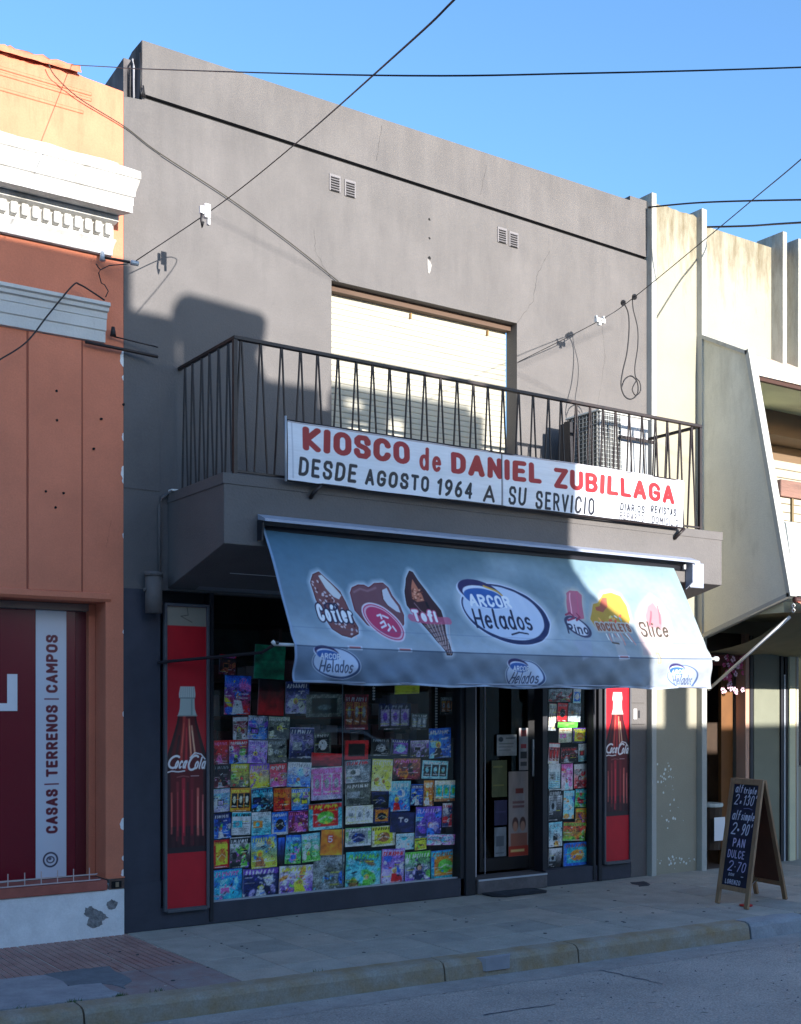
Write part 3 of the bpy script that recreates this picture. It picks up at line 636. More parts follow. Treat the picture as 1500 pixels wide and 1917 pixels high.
# pale metal hood over the shop opening, behind the awning
HOOD = mat('hood_metal', (120, 122, 126), .55, var=.15, scale=4, stretch=(.3, 3, 1))
hd = MB()
for i in range(9):
    y0 = -.02-i*.1; y1 = y0-.085; z = lambda y: 2.53+(-y)*.30
    hd.prism([(y0, z(y0)), (y1, z(y1)), (y1, z(y1)+.012), (y0, z(y0)+.012)], 'x', .56+i*.010, 5.0)
    hd.prism([(y1, z(y1)+.004), (y1-.015, z(y1)+.008), (y1-.015, z(y1)+.018), (y1, z(y1)+.016)], 'x', .56+i*.010, 5.0)
hd.out('shop_hood', HOOD, gb)
tube('hood_rail', [(.66, -.45, 2.66), (4.9, -.45, 2.66)], .008, mat('bright_tube', (200, 202, 206), .4), gb)
tube('hood_rail', [(.66, -.40, 2.635), (4.9, -.40, 2.635)], .006, MATS['bright_tube'], gb)
# shopfront
box('pilaster', 0, .286, 0, .30, 0, 2.5195, SHADE_NAVY, gb)
box('pilaster_foot', -.0, .290, -.008, -.0005, 0, .36, SHADE_NAVY, gb, bevel=.002)
box('pilaster', 5.145, 5.355, 0, .30, 0, 2.5195, GREY, gb)
box('opening_back', .287, .70, .10, .2, 0, 2.5195, DKGREY, gb)
box('mullion', .684, .716, -.012, .09, .02, 2.5195, DKGREY, gb, bevel=.003)
box('stall_riser', .2865, 3.115, -.0, .12, 0, .155, SHADE_NAVY, gb, bevel=.003)
box('pillar', 3.075, 3.245, .0, .22, 0, 2.5195, DKGREY, gb, bevel=.004); box('pillar_cover', 3.12, 3.225, -.02, -.0005, 0, 2.5, DKGREY, gb, bevel=.004)
box('stall_riser', 4.05, 5.144, .0, .12, 0, .15, SHADE_NAVY, gb, bevel=.003)
box('mullion', 4.640, 4.672, -.012, .09, .02, 2.5195, DKGREY, gb, bevel=.003); box('mullion', 4.70, 4.745, -.02, .07, 0, 2.5195, DKGREY, gb, bevel=.003)
box('opening_back', 4.673, 5.144, .10, .2, .15, 2.5195, DKGREY, gb)
GL = glass('shop_glass', (.97, .98, .98), refl=1.35)
box('window_pane', .717, 1.902, .055, .060, .156, 2.5, GL, gb); box('window_pane', 1.906, 3.074, .055, .060, .156, 2.5, GL, gb)
box('window_pane', 4.075, 4.639, .055, .060, .151, 2.5, GL, gb)
box('window_bead', 1.9025, 1.9055, .05, .062, .156, 2.5, mat('bead_grey', (120, 128, 134), .4), gb)
box('window_bead', .7165, 3.075, .040, .070, .1555, .166, ALU, gb)
# door
box('door_step', 3.246, 4.05, -.03, 1.0, 0, .135, mat('worn_step', (96, 92, 94), .8, var=.25, scale=9, bump=.4), gb, bevel=.006)
box('step_edge', 3.25, 4.045, -.034, -.0295, .118, .133, ALU, gb)
box('door_jamb', 4.02, 4.075, 0, .12, .1505, 2.5, DKGREY, gb)
dr = thing('shop_door', 'dark framed glass shop door standing inward with posters on it', 'door', (3.9, .35, .14))
DM = mat('door_frame_dark', (24, 22, 25), .5)
box('stile', 4.10, 4.20, .30, .345, .14, 2.45, DM, dr, .003); box('stile', 3.52, 3.56, .30, .345, .14, 2.45, DM, dr, .003)
box('rail', 3.562, 4.098, .302, .343, .14, .26, DM, dr, .003); box('rail', 3.562, 4.098, .302, .343, 2.36, 2.45, DM, dr)
box('pane', 3.562, 4.098, .320, .325, .262, 2.358, glass('door_glass', (.55, .6, .6)), dr)
box('handle', 4.13, 4.15, .27, .285, 1.0, 1.35, ALU, dr, .004)
box('edge_strip', 3.268, 3.278, .035, .045, .15, 2.5, mat('steel_edge', (208, 204, 212), .35), gb)
box('edge_strip', 3.455, 3.463, .14, .15, .15, 2.5, mat('steel_edge_dim', (150, 148, 156), .35), gb)
# dark room inside
box('room_floor', .0, 5.3, .21, 4.0, .10, .135, INK, gb)
box('room_back', .0, 5.3, 4.0, 4.1, .1, 2.8, INK, gb); box('room_ceiling', .0, 5.3, .15, 4.0, 2.6, 2.7, INK, gb)
box('room_side', .0, .05, .3, 4.0, .1, 2.6, INK, gb); box('room_side', 5.3, 5.35, .3, 4.0, .1, 2.6, INK, gb)

# ============================================================ CREAM BUILDING (right)
cb = thing('bakery_building', 'cream building with vertical fins and a slanted balcony wall right of the grey building', 'building', (7, 0, 0))
box('wall', 5.425, 6.065, .0, .25, -.05, 6.60, CREAM, cb)
def ragged(x0, x1, z0, z1):
    p = [(x0, z0), (x1, z0)]; x = x1
    while x > x0: p.append((x, z1+rnd.uniform(-.012, .012))); x -= .05
    p.append((x0, z1)); return p
MB().prism(ragged(5.425, 6.065, 6.60, 6.615), 'y', 0, .25).out('wall_top', CREAM, cb)
holed_wall('wall', 6.145, 9.5, -.05, 6.55, [(6.145, 9.2, 3.2, 5.35), (6.20, 6.86, -.05, 2.42), (7.62, 9.2, 1.0, 2.42)], 0, .25, CREAM, cb)
WF = stained('white_fin_paint', (168, 168, 162), (110, 102, 88), (4.0, 7.0), rough=.6, amount=.6, scale=9)
FS = mat('fin_blue_grey', (170, 176, 182), .6, var=.08, scale=6)
def fin(x0, x1, d, z0, z1):
    box('fin', x0, x1, -d, .2, z0, z1, WF, cb, .004)
fin(5.357, 5.422, .07, -.02, 6.67); fin(6.068, 6.142, .07, -.04, 6.68)
fin(7.225, 7.29, .15, 5.02, 6.68); fin(7.48, 7.56, .15, 5.0, 6.66)
fin(7.60, 7.64, .03, -.04, 2.3)
box('fin_sill', 7.2255, 9.5, -.155, -.0, 5.00, 5.03, FS, cb, .003)
# sloping hood over the balcony
MB().prism([(-.001, 5.36), (-.62, 5.005), (-.62, 4.90), (-.001, 5.18)], 'x', 6.155, 9.5).out('balcony_hood', stained('hood_plaster', (205, 188, 172), (120, 84, 66), (4.8, 5.6), amount=.6, scale=7), cb)
box('hood_drip', 6.16, 9.5, -.60, -.56, 4.86, 4.899, mat('rust_brown', (60, 34, 26), .8), cb)
mesh('soffit', [(6.16, -.55, 4.90), (9.5, -.55, 4.90), (9.5, 1.2, 5.06), (6.16, 1.2, 5.06)], [(0, 1, 2, 3)], CREAM2, cb)
# the slanted side wall between the two buildings
fp = [(-.0, 5.42), (-.62, 5.09), (-1.11, 2.70), (0, 2.34)]
MB().prism(fp, 'x', 6.085, 6.14).out('slanted_wall', FINM, cb)
def rim(a, b, w=.03):
    (y0, z0), (y1, z1) = a, b; d = Vector((y1-y0, z1-z0)).normalized(); n = Vector((-d.y, d.x))*w
    MB().prism([(y0, z0), (y1, z1), (y1+n.x, z1+n.y), (y0+n.x, z0+n.y)], 'x', 6.065, 6.16).out('wall_rim', WF, cb)
rim((0, 5.44), (-.64, 5.10), .035); rim((-.65, 5.12), (-1.145, 2.69), .045); rim((-1.13, 2.69), (0, 2.33), .035)
# recessed balcony
box('recess_back', 6.15, 9.3, 1.2, 1.3, 2.4, 5.3, CREAM2, cb); box('recess_side', 9.21, 9.3, 0, 1.2, 2.4, 5.3, CREAM2, cb)
box('recess_pier', 7.45, 7.62, .45, 1.2, 2.4, 5.1, CREAM2, cb); box('recess_beam', 7.62, 9.2, .45, .8, 4.72, 5.05, mat('brown_beam', (120, 98, 78), .8), cb)
box('recess_floor', 6.15, 9.5, -1.0, 1.2, 2.55, 2.65, CREAM2, cb)
MB().prism([(-1.02, 3.40), (-.98, 3.42), (-1.08, 2.70), (-1.13, 2.70)], 'x', 6.165, 9.5).out('balcony_front', mat('white_render', (214, 218, 212), .8, var=.06, scale=3), cb)
box('balcony_rail', 6.165, 9.5, -.96, -.90, 3.66, 3.82, mat('weathered_timber', (128, 96, 84), .8, var=.3, scale=6, stretch=(.3, 2, 2), bump=.3), cb, .006)
for i in range(10):
    x = 6.35+i*.32; box('balcony_post', x, x+.03, -.94, -.92, 3.41, 3.66, mat('brown_post', (110, 92, 60), .7), cb)
box('balcony_window_frame', 7.70, 9.0, .80, .84, 3.0, 4.72, mat('brown_frame', (110, 88, 66), .6), cb)
sl = None
for i in range(16):
    z = 2.95+i*.1; o = box('balcony_slat', 7.78, 8.95, .785, .80, z, z+.092, SL, cb, .004)
# salmon awning of the bakery
sa = thing('salmon_awning', 'salmon canvas awning over the bakery front at the right edge', 'awning', (7.5, -1.2, 2.6))
SC = mat('salmon_canvas', (232, 134, 108), .8, var=.06, scale=4, bump=.15, bscale=200)
v = []; f = []; n = 14
for i in range(25):
    x = 6.125+(i/24)*3.4
    for j in range(n+1):
        t = j/n; y = -1.165-.85*min(t/.8, 1); z = 2.64-.30*min(t/.8, 1)-.17*max(0, t-.8)/.2
        v.append((x, y-.012*math.sin(x*9+t*4)*t, z-.03*math.sin(math.pi*min(t/.8, 1))))
for i in range(24):
    for j in range(n): a = i*(n+1)+j; f.append((a, a+1, a+n+2, a+n+1))
mesh('canvas', v, f, SC, sa, smooth=True)
tube('roller', [(6.12, -1.15, 2.655), (9.5, -1.15, 2.655)], .03, mat('roller_brown', (70, 40, 36), .6), sa)
tube('arm', [(6.22, -.02, 1.83), (6.14, -1.08, 2.50)], .016, PLAST, sa)
tube('bracket_ring', [(6.10, -1.15, 2.62+.0), (6.10, -1.17, 2.60), (6.10, -1.15, 2.58), (6.10, -1.13, 2.60), (6.10, -1.15, 2.62)], .006, PLAST, sa, 6)
tube('bracket_ring', [(6.10, -1.15, 2.575), (6.10, -1.17, 2.555), (6.10, -1.15, 2.535), (6.10, -1.13, 2.555), (6.10, -1.15, 2.575)], .006, PLAST, sa, 6)
v = []; f = []
for i in range(13):
    x = 6.16+i/12*1.9
    for j in range(7):
        t = j/6; v.append((x, -.02-1.05*t, 2.20+.34*t-.09*math.sin(math.pi*t)+.012*math.sin(i*1.3+j)))
for i in range(12):
    for j in range(6): a = i*7+j; f.append((a, a+1, a+8, a+7))
mesh('inner_canvas', v, f, mat('olive_canvas', (128, 118, 84), .85, var=.1, scale=5), sa, smooth=True)
# bakery interior and entrance
BK = mat('bakery_brown', (62, 46, 34), .8, var=.25, scale=5)
box('bakery_back', 6.0, 9.4, 2.4, 2.5, -.05, 2.6, BK, cb); box('bakery_side', 6.0, 6.02, .26, 2.4, -.05, 2.6, BK, cb); box('bakery_side', 9.3, 9.32, .26, 2.4, -.05, 2.6, BK, cb)
box('bakery_ceiling', 6.0, 9.4, .26, 2.4, 2.45, 2.5, BK, cb); box('bakery_floor', 6.0, 9.4, .0, 2.4, -.05, .0, mat('bakery_tiles', (96, 84, 78), .5), cb)
box('transom', 6.2, 6.86, .05, .15, 2.20, 2.42, BK, cb); box('transom_strip', 6.2, 6.86, .045, .0495, 2.08, 2.19, mat('brick_red', (110, 44, 36), .7), cb)
box('ochre_door', 6.62, 6.80, .16, .20, 0, 2.08, mat('ochre_wood', (112, 72, 34), .6, var=.15, scale=5), cb)
box('door_post', 6.80, 6.86, -.01, .12, -.04, 2.42, mat('pinkish_jamb', (190, 150, 128), .6), cb, .004)
box('door_post', 6.862, 6.91, -.02, -.0005, -.04, 2.4, DKGREY, cb)
box('panel', 6.93, 7.34, -.012, -.0005, -.04, 2.3, mat('olive_panel', (118, 120, 104), .7, var=.08, scale=3, bump=.1), cb)
box('panel_frame', 7.345, 7.385, -.03, -.0005, -.04, 2.35, DKGREY, cb); box('panel_frame', 7.392, 7.41, -.035, -.0005, -.04, 2.0, ALU, cb)
box('panel_frame', 7.415, 7.455, -.03, -.0005, -.04, 2.35, DKGREY, cb); box('post_front', 7.46, 7.56, -.05, -.0005, -.04, 2.3, CREAM2, cb)
box('post_front', 7.565, 7.598, -.03, -.0005, -.04, 2.3, mat('ochre_strip', (150, 110, 50), .6), cb)
box('display_window', 7.645, 9.1, .1, .11, 1.0, 2.4, GL, cb)
# marks of flaked paint low on the cream wall
FL = mat('flaked_white', (214, 220, 216), .9)
def flakes(parent, cx, cz, sx, sz, n, m, y, seed):
    g = random.Random(seed); mb = MB()
    for k in range(n):
        x = g.gauss(cx, sx); z = g.gauss(cz, sz); s = g.uniform(.004, .016)
        if not (5.44 < x < 6.05) or z < .02: continue
        mb.prism([(x+s*math.cos(a)*g.uniform(.5, 1.1), z+s*1.2*math.sin(a)*g.uniform(.5, 1.1)) for a in np.arange(0, 6.28, .9)], 'y', y-.0015, y+.003)
    o = mb.out('flaked_paint', m, parent); o['kind'] = 'stuff'
flakes(cb, 5.60, .98, .05, .06, 22, FL, 0, 1); flakes(cb, 5.66, .62, .09, .16, 14, FL, 0, 2); flakes(cb, 5.75, .11, .2, .03, 34, FL, 0, 3)
box('wall_box', 5.99, 6.05, -.03, -.0005, 2.36, 2.47, mat('yellowed_plastic', (190, 160, 90), .5), cb, .004)

# ============================================================ ACROSS THE STREET (behind the photographer; shades the lower walls)
OY = -12.0; OD = 12.0; dx = SUN_K*OD; dz = SUN_T*OD
op = thing('opposite_building', 'tall building with a chimney across the street behind the photographer', 'building', (0, OY-1, 0))
OM = mat('opposite_plaster', (205, 196, 182), .85, var=.1, scale=2)
def occ(name, x0, x1, ztop, par, y0=OY, z0=-.13, d=3.0, m=OM):      # ztop: where its shadow ends on the wall y = 0
    return box(name, x0+dx, x1+dx, y0-d, y0, z0, ztop+dz, m, par)
occ('wing', -30, .06, 4.90, op); occ('wing', .062, .43, 4.56, op)
gaps = [(a.x+dx, b.x+dx, b.z+dz, a.z+dz) for a, b in ((at(x0_, y0_, 0), at(x1_, y1_, 0)) for x0_, y0_, x1_, y1_ in ((600, 728, 616, 768), (668, 724, 700, 752), (664, 768, 704, 800), (748, 762, 776, 812)))]  # openings added in the wing to let light patches onto the shutter
xm_ = gaps[1][0]-.1
holed_wall('wing', .432+dx, 1.78+dx, -.13, 4.21+dz, [gaps[0]], OY-.3, OY, OM, op); holed_wall('wing', 1.782+dx, 3.30+dx, -.13, 4.36+dz, gaps[1:2]+[(gaps[1][0]+.02, gaps[1][1]+.05, gaps[2][2], gaps[2][3])]+gaps[3:], OY-.3, OY, OM, op)
occ('wing', 3.302, 3.46, 4.30, op)
ch = MB(); pts = [(.44, 4.0), (.46, 4.46), (.41, 4.54), (.385, 4.66), (.44, 4.75), (.52, 4.785), (1.12, 4.75), (1.18, 4.70), (1.17, 4.60), (1.12, 4.52), (1.09, 4.40), (1.14, 4.3), (1.3, 4.0)]
ch.prism([(x+dx, z+dz) for x, z in pts], 'y', OY-.6, OY-.1); ch.out('chimney', OM, op)
ow = thing('opposite_low_building', 'low flat roofed building across the street behind the photographer', 'building', (6, OY-1, 0))
def stepped(n, pts): MB().prism([(x+dx, z+dz) for x, z in pts], 'y', OY-3, OY).out(n, OM, ow)
stepped('shop_block', [(3.462, -2.4), (22, -2.4), (22, 1.46), (3.95, 1.46), (3.94, 1.9), (3.90, 2.12), (3.72, 2.28), (3.56, 2.42), (3.462, 2.62)])
occ('shade_block', 5.61, 5.94, 2.3, ow, z0=3.3, d=.4)  # unseen block added to shade a strip of the cream wall
fp_ = struct('far_pavement'); box('slab', -30, 40, OY, OY+2.2, -.13, 0, TOPS, fp_)
for i in range(7):
    box('far_window', -3+i*2.4, -1.6+i*2.4, OY-.01, OY+.02, 1.0, 2.6, mat('far_glass', (40, 46, 56), .15), op if i < 3 else ow)

# parked car on the far side (seen only as a reflection)
car = thing('parked_car', 'silver hatchback parked on the far side, mirrored in the shop window', 'car', (7.0, -9.2, -.13))
CP = mat('car_paint', (214, 216, 220), .25, metal=.3)
def carbody():
    pr = [(-2.0, .35), (-2.05, .62), (-1.98, .88), (-1.55, .98), (-.95, 1.38), (-.3, 1.47), (.55, 1.45), (1.15, 1.15), (1.85, .98), (2.05, .75), (2.05, .35)]
    v = []; f = []; n = len(pr)
    for k, (yy, sc_) in enumerate(((-.8, .0), (-.86, .25), (-.78, .62), (0, 1), (.78, .62), (.86, .25), (.8, 0))): pass
    rows = [-.84, -.74, -.55, 0, .55, .74, .84]
    for r_ in rows:
        sh_ = abs(r_)/.84
        for (x, z) in pr: v.append((x*(1-.03*sh_**4), r_*(1-.18*max(0, (z-.9))/.55), z-(.05*sh_**3 if z > .9 else 0)))
    for a in range(6):
        for b in range(n): f.append((a*n+b, a*n+(b+1) % n, (a+1)*n+(b+1) % n, (a+1)*n+b))
    f.append(tuple(range(n))); f.append(tuple(6*n+i for i in reversed(range(n))))
    return [(x+7, y-9.2, z-.13) for x, y, z in v], f
v, f = carbody(); mesh('body', v, f, CP, car)
for s in (-1, 1):
    MB().prism([(5.75, .85), (6.15, 1.20), (6.95, 1.24), (6.95, .87)], 'y', -9.2+s*.74, -9.2+s*.80).out('side_window', BLACK, car)
    MB().prism([(7.0, .87), (7.0, 1.24), (7.5, 1.20), (8.0, .95), (8.0, .87)], 'y', -9.2+s*.74, -9.2+s*.80).out('side_window', BLACK, car)
    for x in (5.7, 8.3):
        MB().prism([(x+.31*math.cos(a), .18+.31*math.sin(a)) for a in np.arange(0, 6.28, .4)], 'y', -9.2+s*.68, -9.2+s*.87).out('wheel', BLACK, car, bevel=.02)

# ============================================================ AWNING
aw = thing('ice_cream_awning', 'blue printed awning with ice creams hanging over the kiosk shopfront, half in sun', 'awning', (2.7, -1, 2.9))
AX0, AX1, AT, AS, AB = .635, 4.705, 2.90, 2.065, 1.815
def awY(z): return -.95-(AT-z)/(AT-AS)*.45 if z > AS else -1.4
def aw_uv(px, py):
    z = 2.4
    for _ in range(30):
        p = at(px, py, awY(z)); z = .5*z+.5*p.z
    return (p.x, p.z)
cv = Canvas(AX0, AX1, AB, AT, 860, 236, (110, 150, 195))
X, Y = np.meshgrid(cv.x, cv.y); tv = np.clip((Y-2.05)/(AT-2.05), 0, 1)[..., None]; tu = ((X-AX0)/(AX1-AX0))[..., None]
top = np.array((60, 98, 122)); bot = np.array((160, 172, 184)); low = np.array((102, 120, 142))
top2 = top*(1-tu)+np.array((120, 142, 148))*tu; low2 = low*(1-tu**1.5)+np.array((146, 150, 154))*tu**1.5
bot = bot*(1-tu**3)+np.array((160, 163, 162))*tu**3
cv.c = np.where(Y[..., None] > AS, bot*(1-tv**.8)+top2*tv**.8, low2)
# soft white swirls
def U(l): return [aw_uv(*p) for p in l]
for pts, w_, a in (([(700, 1200), (790, 1130), (880, 1085), (960, 1070)], .16, .22), ([(860, 1215), (960, 1215), (1080, 1180)], .2, .25), ([(930, 1050), (1030, 1075), (1100, 1130), (1130, 1220)], .18, .22), ([(560, 1180), (640, 1210), (760, 1215)], .14, .2), ([(1080, 1110), (1180, 1080), (1250, 1110)], .2, .15)):
    cv.line(U(pts), w_, (205, 222, 240), a, soft=26)
cv.noise(.07, 14, 3, .5); cv.noise(.05, 90, 4, .4)
def art(pts, col, glow=True, outline=None):
    q = U(pts)
    if glow:
        gc_ = (226, 234, 246) if pts[0][0] < 1050 else (182, 181, 176)  # printed glow darkened in the colour on the sunlit side
        cv.poly(q, gc_, .5, soft=6, grow=.03); cv.poly(q, gc_, .85, soft=2, grow=.012)
    if outline: cv.poly(q, outline, grow=.008)
    cv.poly(q, col)
W1, B1, N1 = (232, 230, 236), (92, 42, 44), (36, 48, 92)
# nut covered bar
art([(583, 1090), (588, 1075), (600, 1070), (618, 1086), (640, 1106), (650, 1125), (664, 1160), (671, 1172), (670, 1183), (658, 1190), (640, 1186), (622, 1175), (606, 1150), (592, 1120)], (128, 76, 76), outline=B1)
g = random.Random(5)
for k in range(60):
    t = g.random(); px = 594+t*66+g.uniform(-14, 14)*(1-.2*t); py = 1092+t*88+g.uniform(-12, 12)
    if k % 3: cv.ell(*aw_uv(px, py), .011, .007, (214, 196, 200), rot=g.uniform(0, 3))
    else: cv.ell(*aw_uv(px, py), .010, .008, B1, rot=g.uniform(0, 3))
cv.poly(U([(598, 1076), (606, 1074), (626, 1093), (643, 1112), (638, 1120), (627, 1115), (612, 1100)]), (214, 214, 216)); cv.line(U([(606, 1074), (626, 1093), (644, 1112)]), .006, B1)
# heart
art([(660, 1108), (663, 1099), (673, 1094), (684, 1094), (693, 1099), (704, 1091), (720, 1090), (730, 1098), (737, 1113), (750, 1130), (757, 1148), (756, 1164), (748, 1176), (725, 1180), (690, 1166), (669, 1140)], (122, 78, 86), outline=(110, 36, 44))
cv.poly(U([(718, 1102), (727, 1098), (735, 1115), (748, 1132), (752, 1144), (744, 1142), (728, 1130), (720, 1118)]), (208, 208, 218)); cv.line(U([(717, 1102), (720, 1120), (730, 1134)]), .007, B1)
cv.line(U([(666, 1106), (676, 1100), (690, 1104), (706, 1098)]), .012, (172, 132, 140), .7, soft=3)
c = aw_uv(720, 1162); cv.ell(*c, .175, .115, (226, 214, 226), rot=-.65); cv.ell(*c, .163, .103, (196, 62, 104), rot=-.65); cv.ell(*c, .148, .09, (226, 190, 206), rot=-.65, ring=.004)
for q in ([(708, 1150), (714, 1148), (716, 1155)], [(718, 1150), (727, 1154)], [(714, 1164), (720, 1160), (724, 1168), (716, 1172)], [(728, 1166), (732, 1172), (728, 1178)], [(736, 1170), (742, 1178)]): cv.line(U(q), .014, (238, 228, 238))
# cone
art([(768, 1068), (773, 1070), (783, 1085), (797, 1102), (810, 1120), (826, 1140), (833, 1163), (836, 1190), (846, 1221), (838, 1221), (828, 1205), (812, 1186), (795, 1166), (766, 1130), (762, 1105), (763, 1082)], (66, 34, 40), outline=(44, 24, 34))
cv.poly(U([(773, 1082), (783, 1098), (792, 1112), (796, 1122), (784, 1124), (774, 1118), (772, 1100)]), (196, 118, 92))
for k in range(26): cv.ell(*aw_uv(774+g.uniform(0, 18), 1100+g.uniform(0, 20)), .008, .006, g.choice(((230, 170, 140), (120, 60, 44))))
cv.line(U([(800, 1126), (806, 1140), (815, 1146)]), .02, (30, 16, 26)); cv.line(U([(778, 1126), (790, 1140), (806, 1150)]), .008, (150, 110, 120))
cv.poly(U([(795, 1166), (830, 1160), (836, 1190), (846, 1221), (838, 1221), (828, 1205), (812, 1186)]), (120, 92, 92))
for k in range(7):
    cv.line(U([(798+k*6, 1166+k*8), (832+k*2, 1158+k*9)]), .005, (60, 44, 54)); cv.line(U([(800+k*7, 1162), (826+k*3, 1204+k*3)]), .005, (210, 190, 190))
cv.line(U([(772, 1153), (800, 1158), (842, 1159)]), .055, (196, 96, 130), .8)
# main oval logo
def oval(px, py, rx, ry, big=True):
    c = aw_uv(px, py)
    dm_ = (lambda c_: tuple(v*.78 for v in c_)) if px > 1200 else (lambda c_: c_)  # logo colours darkened likewise at the sunlit end
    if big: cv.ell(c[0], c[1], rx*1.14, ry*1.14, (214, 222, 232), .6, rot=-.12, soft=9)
    cv.ell(c[0], c[1], rx*1.03, ry*1.03, dm_((214, 222, 240) if big else (214, 220, 230)), rot=-.1)
    cv.ell(c[0], c[1], rx, ry, N1 if big else (60, 80, 120), rot=-.1); cv.ell(c[0]-rx*.035, c[1]+ry*.04, rx*.925, ry*.90, dm_((196, 210, 234)), rot=-.1)
    c2 = (c[0]-rx*.42, c[1]+ry*.62)
    cv.ell(c2[0], c2[1], rx*.58, ry*.46, (214, 222, 240), rot=-.2)
    cv.ell(c2[0], c2[1]+ry*.05, rx*.54, ry*.42, (48, 42, 92), rot=-.2); cv.ell(c2[0]+rx*.05, c2[1]-ry*.05, rx*.5, ry*.33, (214, 222, 240), rot=-.15)
    if big: cv.line([(c2[0]+rx*.10, c2[1]+ry*.30), (c2[0]+rx*.42, c2[1]+ry*.14), (c2[0]+rx*.5, c2[1])], .014, (224, 176, 60), soft=2)
    cv.ell(c2[0]+rx*.06, c2[1]-ry*.12, rx*.50, ry*.32, (52, 96, 170), rot=-.1)
    return c
c = oval(953, 1146, .40, .235)
p0 = aw_uv(889, 1131); p1 = aw_uv(964, 1131); write(cv, 'ARCOR', p0[0], p1[0], p0[1], .098, .022, (236, 240, 248), gap=.12)
p0 = aw_uv(898, 1172); p1 = aw_uv(1003, 1176); write(cv, 'Helados', p0[0], p1[0], p0[1], .155, .019, (30, 38, 70), slant=.14, gap=.13)
cv.line(U([(962, 1184), (976, 1180), (992, 1183)]), .012, (30, 38, 70))
for px, py in ((629, 1240), (985, 1258), (1283, 1267)):
    c = oval(px, py, .185, .105, False); write(cv, 'Helados', c[0]-.13, c[0]+.12, c[1]-.065, .085, .009, (60, 72, 104), slant=.14, gap=.1); write(cv, 'ARCOR', c[0]-.13, c[0]+.03, c[1]+.025, .04, .008, (220, 226, 236), gap=.1)
# names
p0 = aw_uv(598, 1160); p1 = aw_uv(667, 1166); write(cv, 'Cofler', p0[0], p1[0], p0[1]-.005, .125, .022, (240, 240, 244), gap=.2, outline=((48, 40, 66), .010))
cv.ell(*aw_uv(621, 1134), .05, .024, (36, 36, 70), ring=.004)
p0 = aw_uv(779, 1160); p1 = aw_uv(824, 1164); write(cv, 'Tofi', p0[0], p1[0], p0[1], .09, .024, (240, 236, 240), gap=.2, outline=((190, 80, 120), .008))
# right hand ice creams
art([(1064, 1108), (1070, 1103), (1086, 1104), (1094, 1112), (1100, 1155), (1078, 1160), (1068, 1148)], (186, 104, 128)); cv.line(U([(1072, 1108), (1076, 1150)]), .012, (240, 176, 192)); cv.line(U([(1085, 1108), (1090, 1146)]), .010, (202, 96, 128))
cv.ell(*aw_uv(1086, 1170), .135, .085, (206, 212, 224), rot=-.3); cv.ell(*aw_uv(1086, 1170), .125, .075, (60, 62, 92), rot=-.3, ring=.008)
for q in ([(1062, 1148), (1072, 1144), (1078, 1150)], [(1066, 1158), (1080, 1154)], [(1086, 1146), (1092, 1152), (1084, 1158)]): cv.line(U(q), .016, (150, 52, 84))
p0 = aw_uv(1066, 1183); p1 = aw_uv(1108, 1183); write(cv, 'Pino', p0[0], p1[0], p0[1], .085, .016, (52, 56, 84), gap=.14, slant=.2)
cv.poly(U([(1074, 1196), (1108, 1192), (1112, 1222), (1092, 1232), (1084, 1214)]), (160, 170, 190), .7, soft=4)
art([(1114, 1140), (1116, 1128), (1124, 1126), (1134, 1110), (1150, 1107), (1166, 1114), (1178, 1132), (1185, 1158), (1180, 1170), (1150, 1176), (1122, 1172), (1112, 1156)], (186, 150, 62)); cv.poly(U([(1132, 1117), (1142, 1117), (1142, 1134), (1134, 1144), (1122, 1140), (1120, 1134), (1128, 1132)]), (172, 92, 72))
for k in range(16): cv.ell(*aw_uv(1120+g.uniform(0, 66), 1150+g.uniform(0, 16)), .02, .009, g.choice(((220, 90, 70), (110, 180, 190), (236, 170, 90), (238, 236, 226), (240, 214, 120))), rot=g.uniform(0, 3))
p0 = aw_uv(1126, 1178); p1 = aw_uv(1187, 1181); write(cv, 'ROCKLETS', p0[0], p1[0], p0[1], .07, .016, (150, 92, 70), gap=.14, outline=((184, 182, 176), .012))
for k in range(9): cv.line(U([(1140+k*5, 1184), (1144+k*6, 1194+k % 3*5)]), .012, g.choice(((150, 120, 100), (236, 232, 226), (214, 150, 140), (90, 70, 60))))
cv.poly(U([(1150, 1190), (1168, 1190), (1176, 1232), (1160, 1234)]), (178, 175, 176), .8, soft=3); cv.line(U([(1150, 1200), (1162, 1202)]), .014, (90, 74, 60))
art([(1198, 1180), (1199, 1150), (1206, 1130), (1219, 1116), (1236, 1128), (1248, 1148), (1254, 1180), (1252, 1224), (1206, 1224)], (184, 166, 164)); cv.poly(U([(1212, 1134), (1221, 1126), (1238, 1150), (1240, 1176), (1216, 1172), (1210, 1150)]), (184, 124, 130), soft=4)
cv.line(U([(1219, 1144), (1219, 1168)]), .014, (160, 78, 92), soft=2); cv.line(U([(1231, 1134), (1236, 1166)]), .012, (160, 84, 96), soft=2)
p0 = aw_uv(1206, 1190); p1 = aw_uv(1253, 1190); write(cv, 'Slice', p0[0], p1[0], p0[1], .13, .017, (66, 58, 48), gap=.14, slant=.2)
cv.rect(*(lambda a, b: (a[0], a[0]+.045, b[1], a[1]))(aw_uv(1228, 1219), aw_uv(1228, 1240)), (150, 140, 112)); cv.rect(*(lambda a, b: (a[0]+.01, a[0]+.030, b[1]+.01, a[1]-.01))(aw_uv(1228, 1219), aw_uv(1228, 1240)), (190, 180, 150))
for px, py in ((663, 1206), (757, 1209), (1170, 1234)):
    p = aw_uv(px, py); cv.rect(p[0]-.06, p[0]+.06, AS-.014, AS+.014, (206, 214, 230)); cv.rect(p[0]-.045, p[0]+.045, AS-.006, AS+.008, (196, 90, 80))
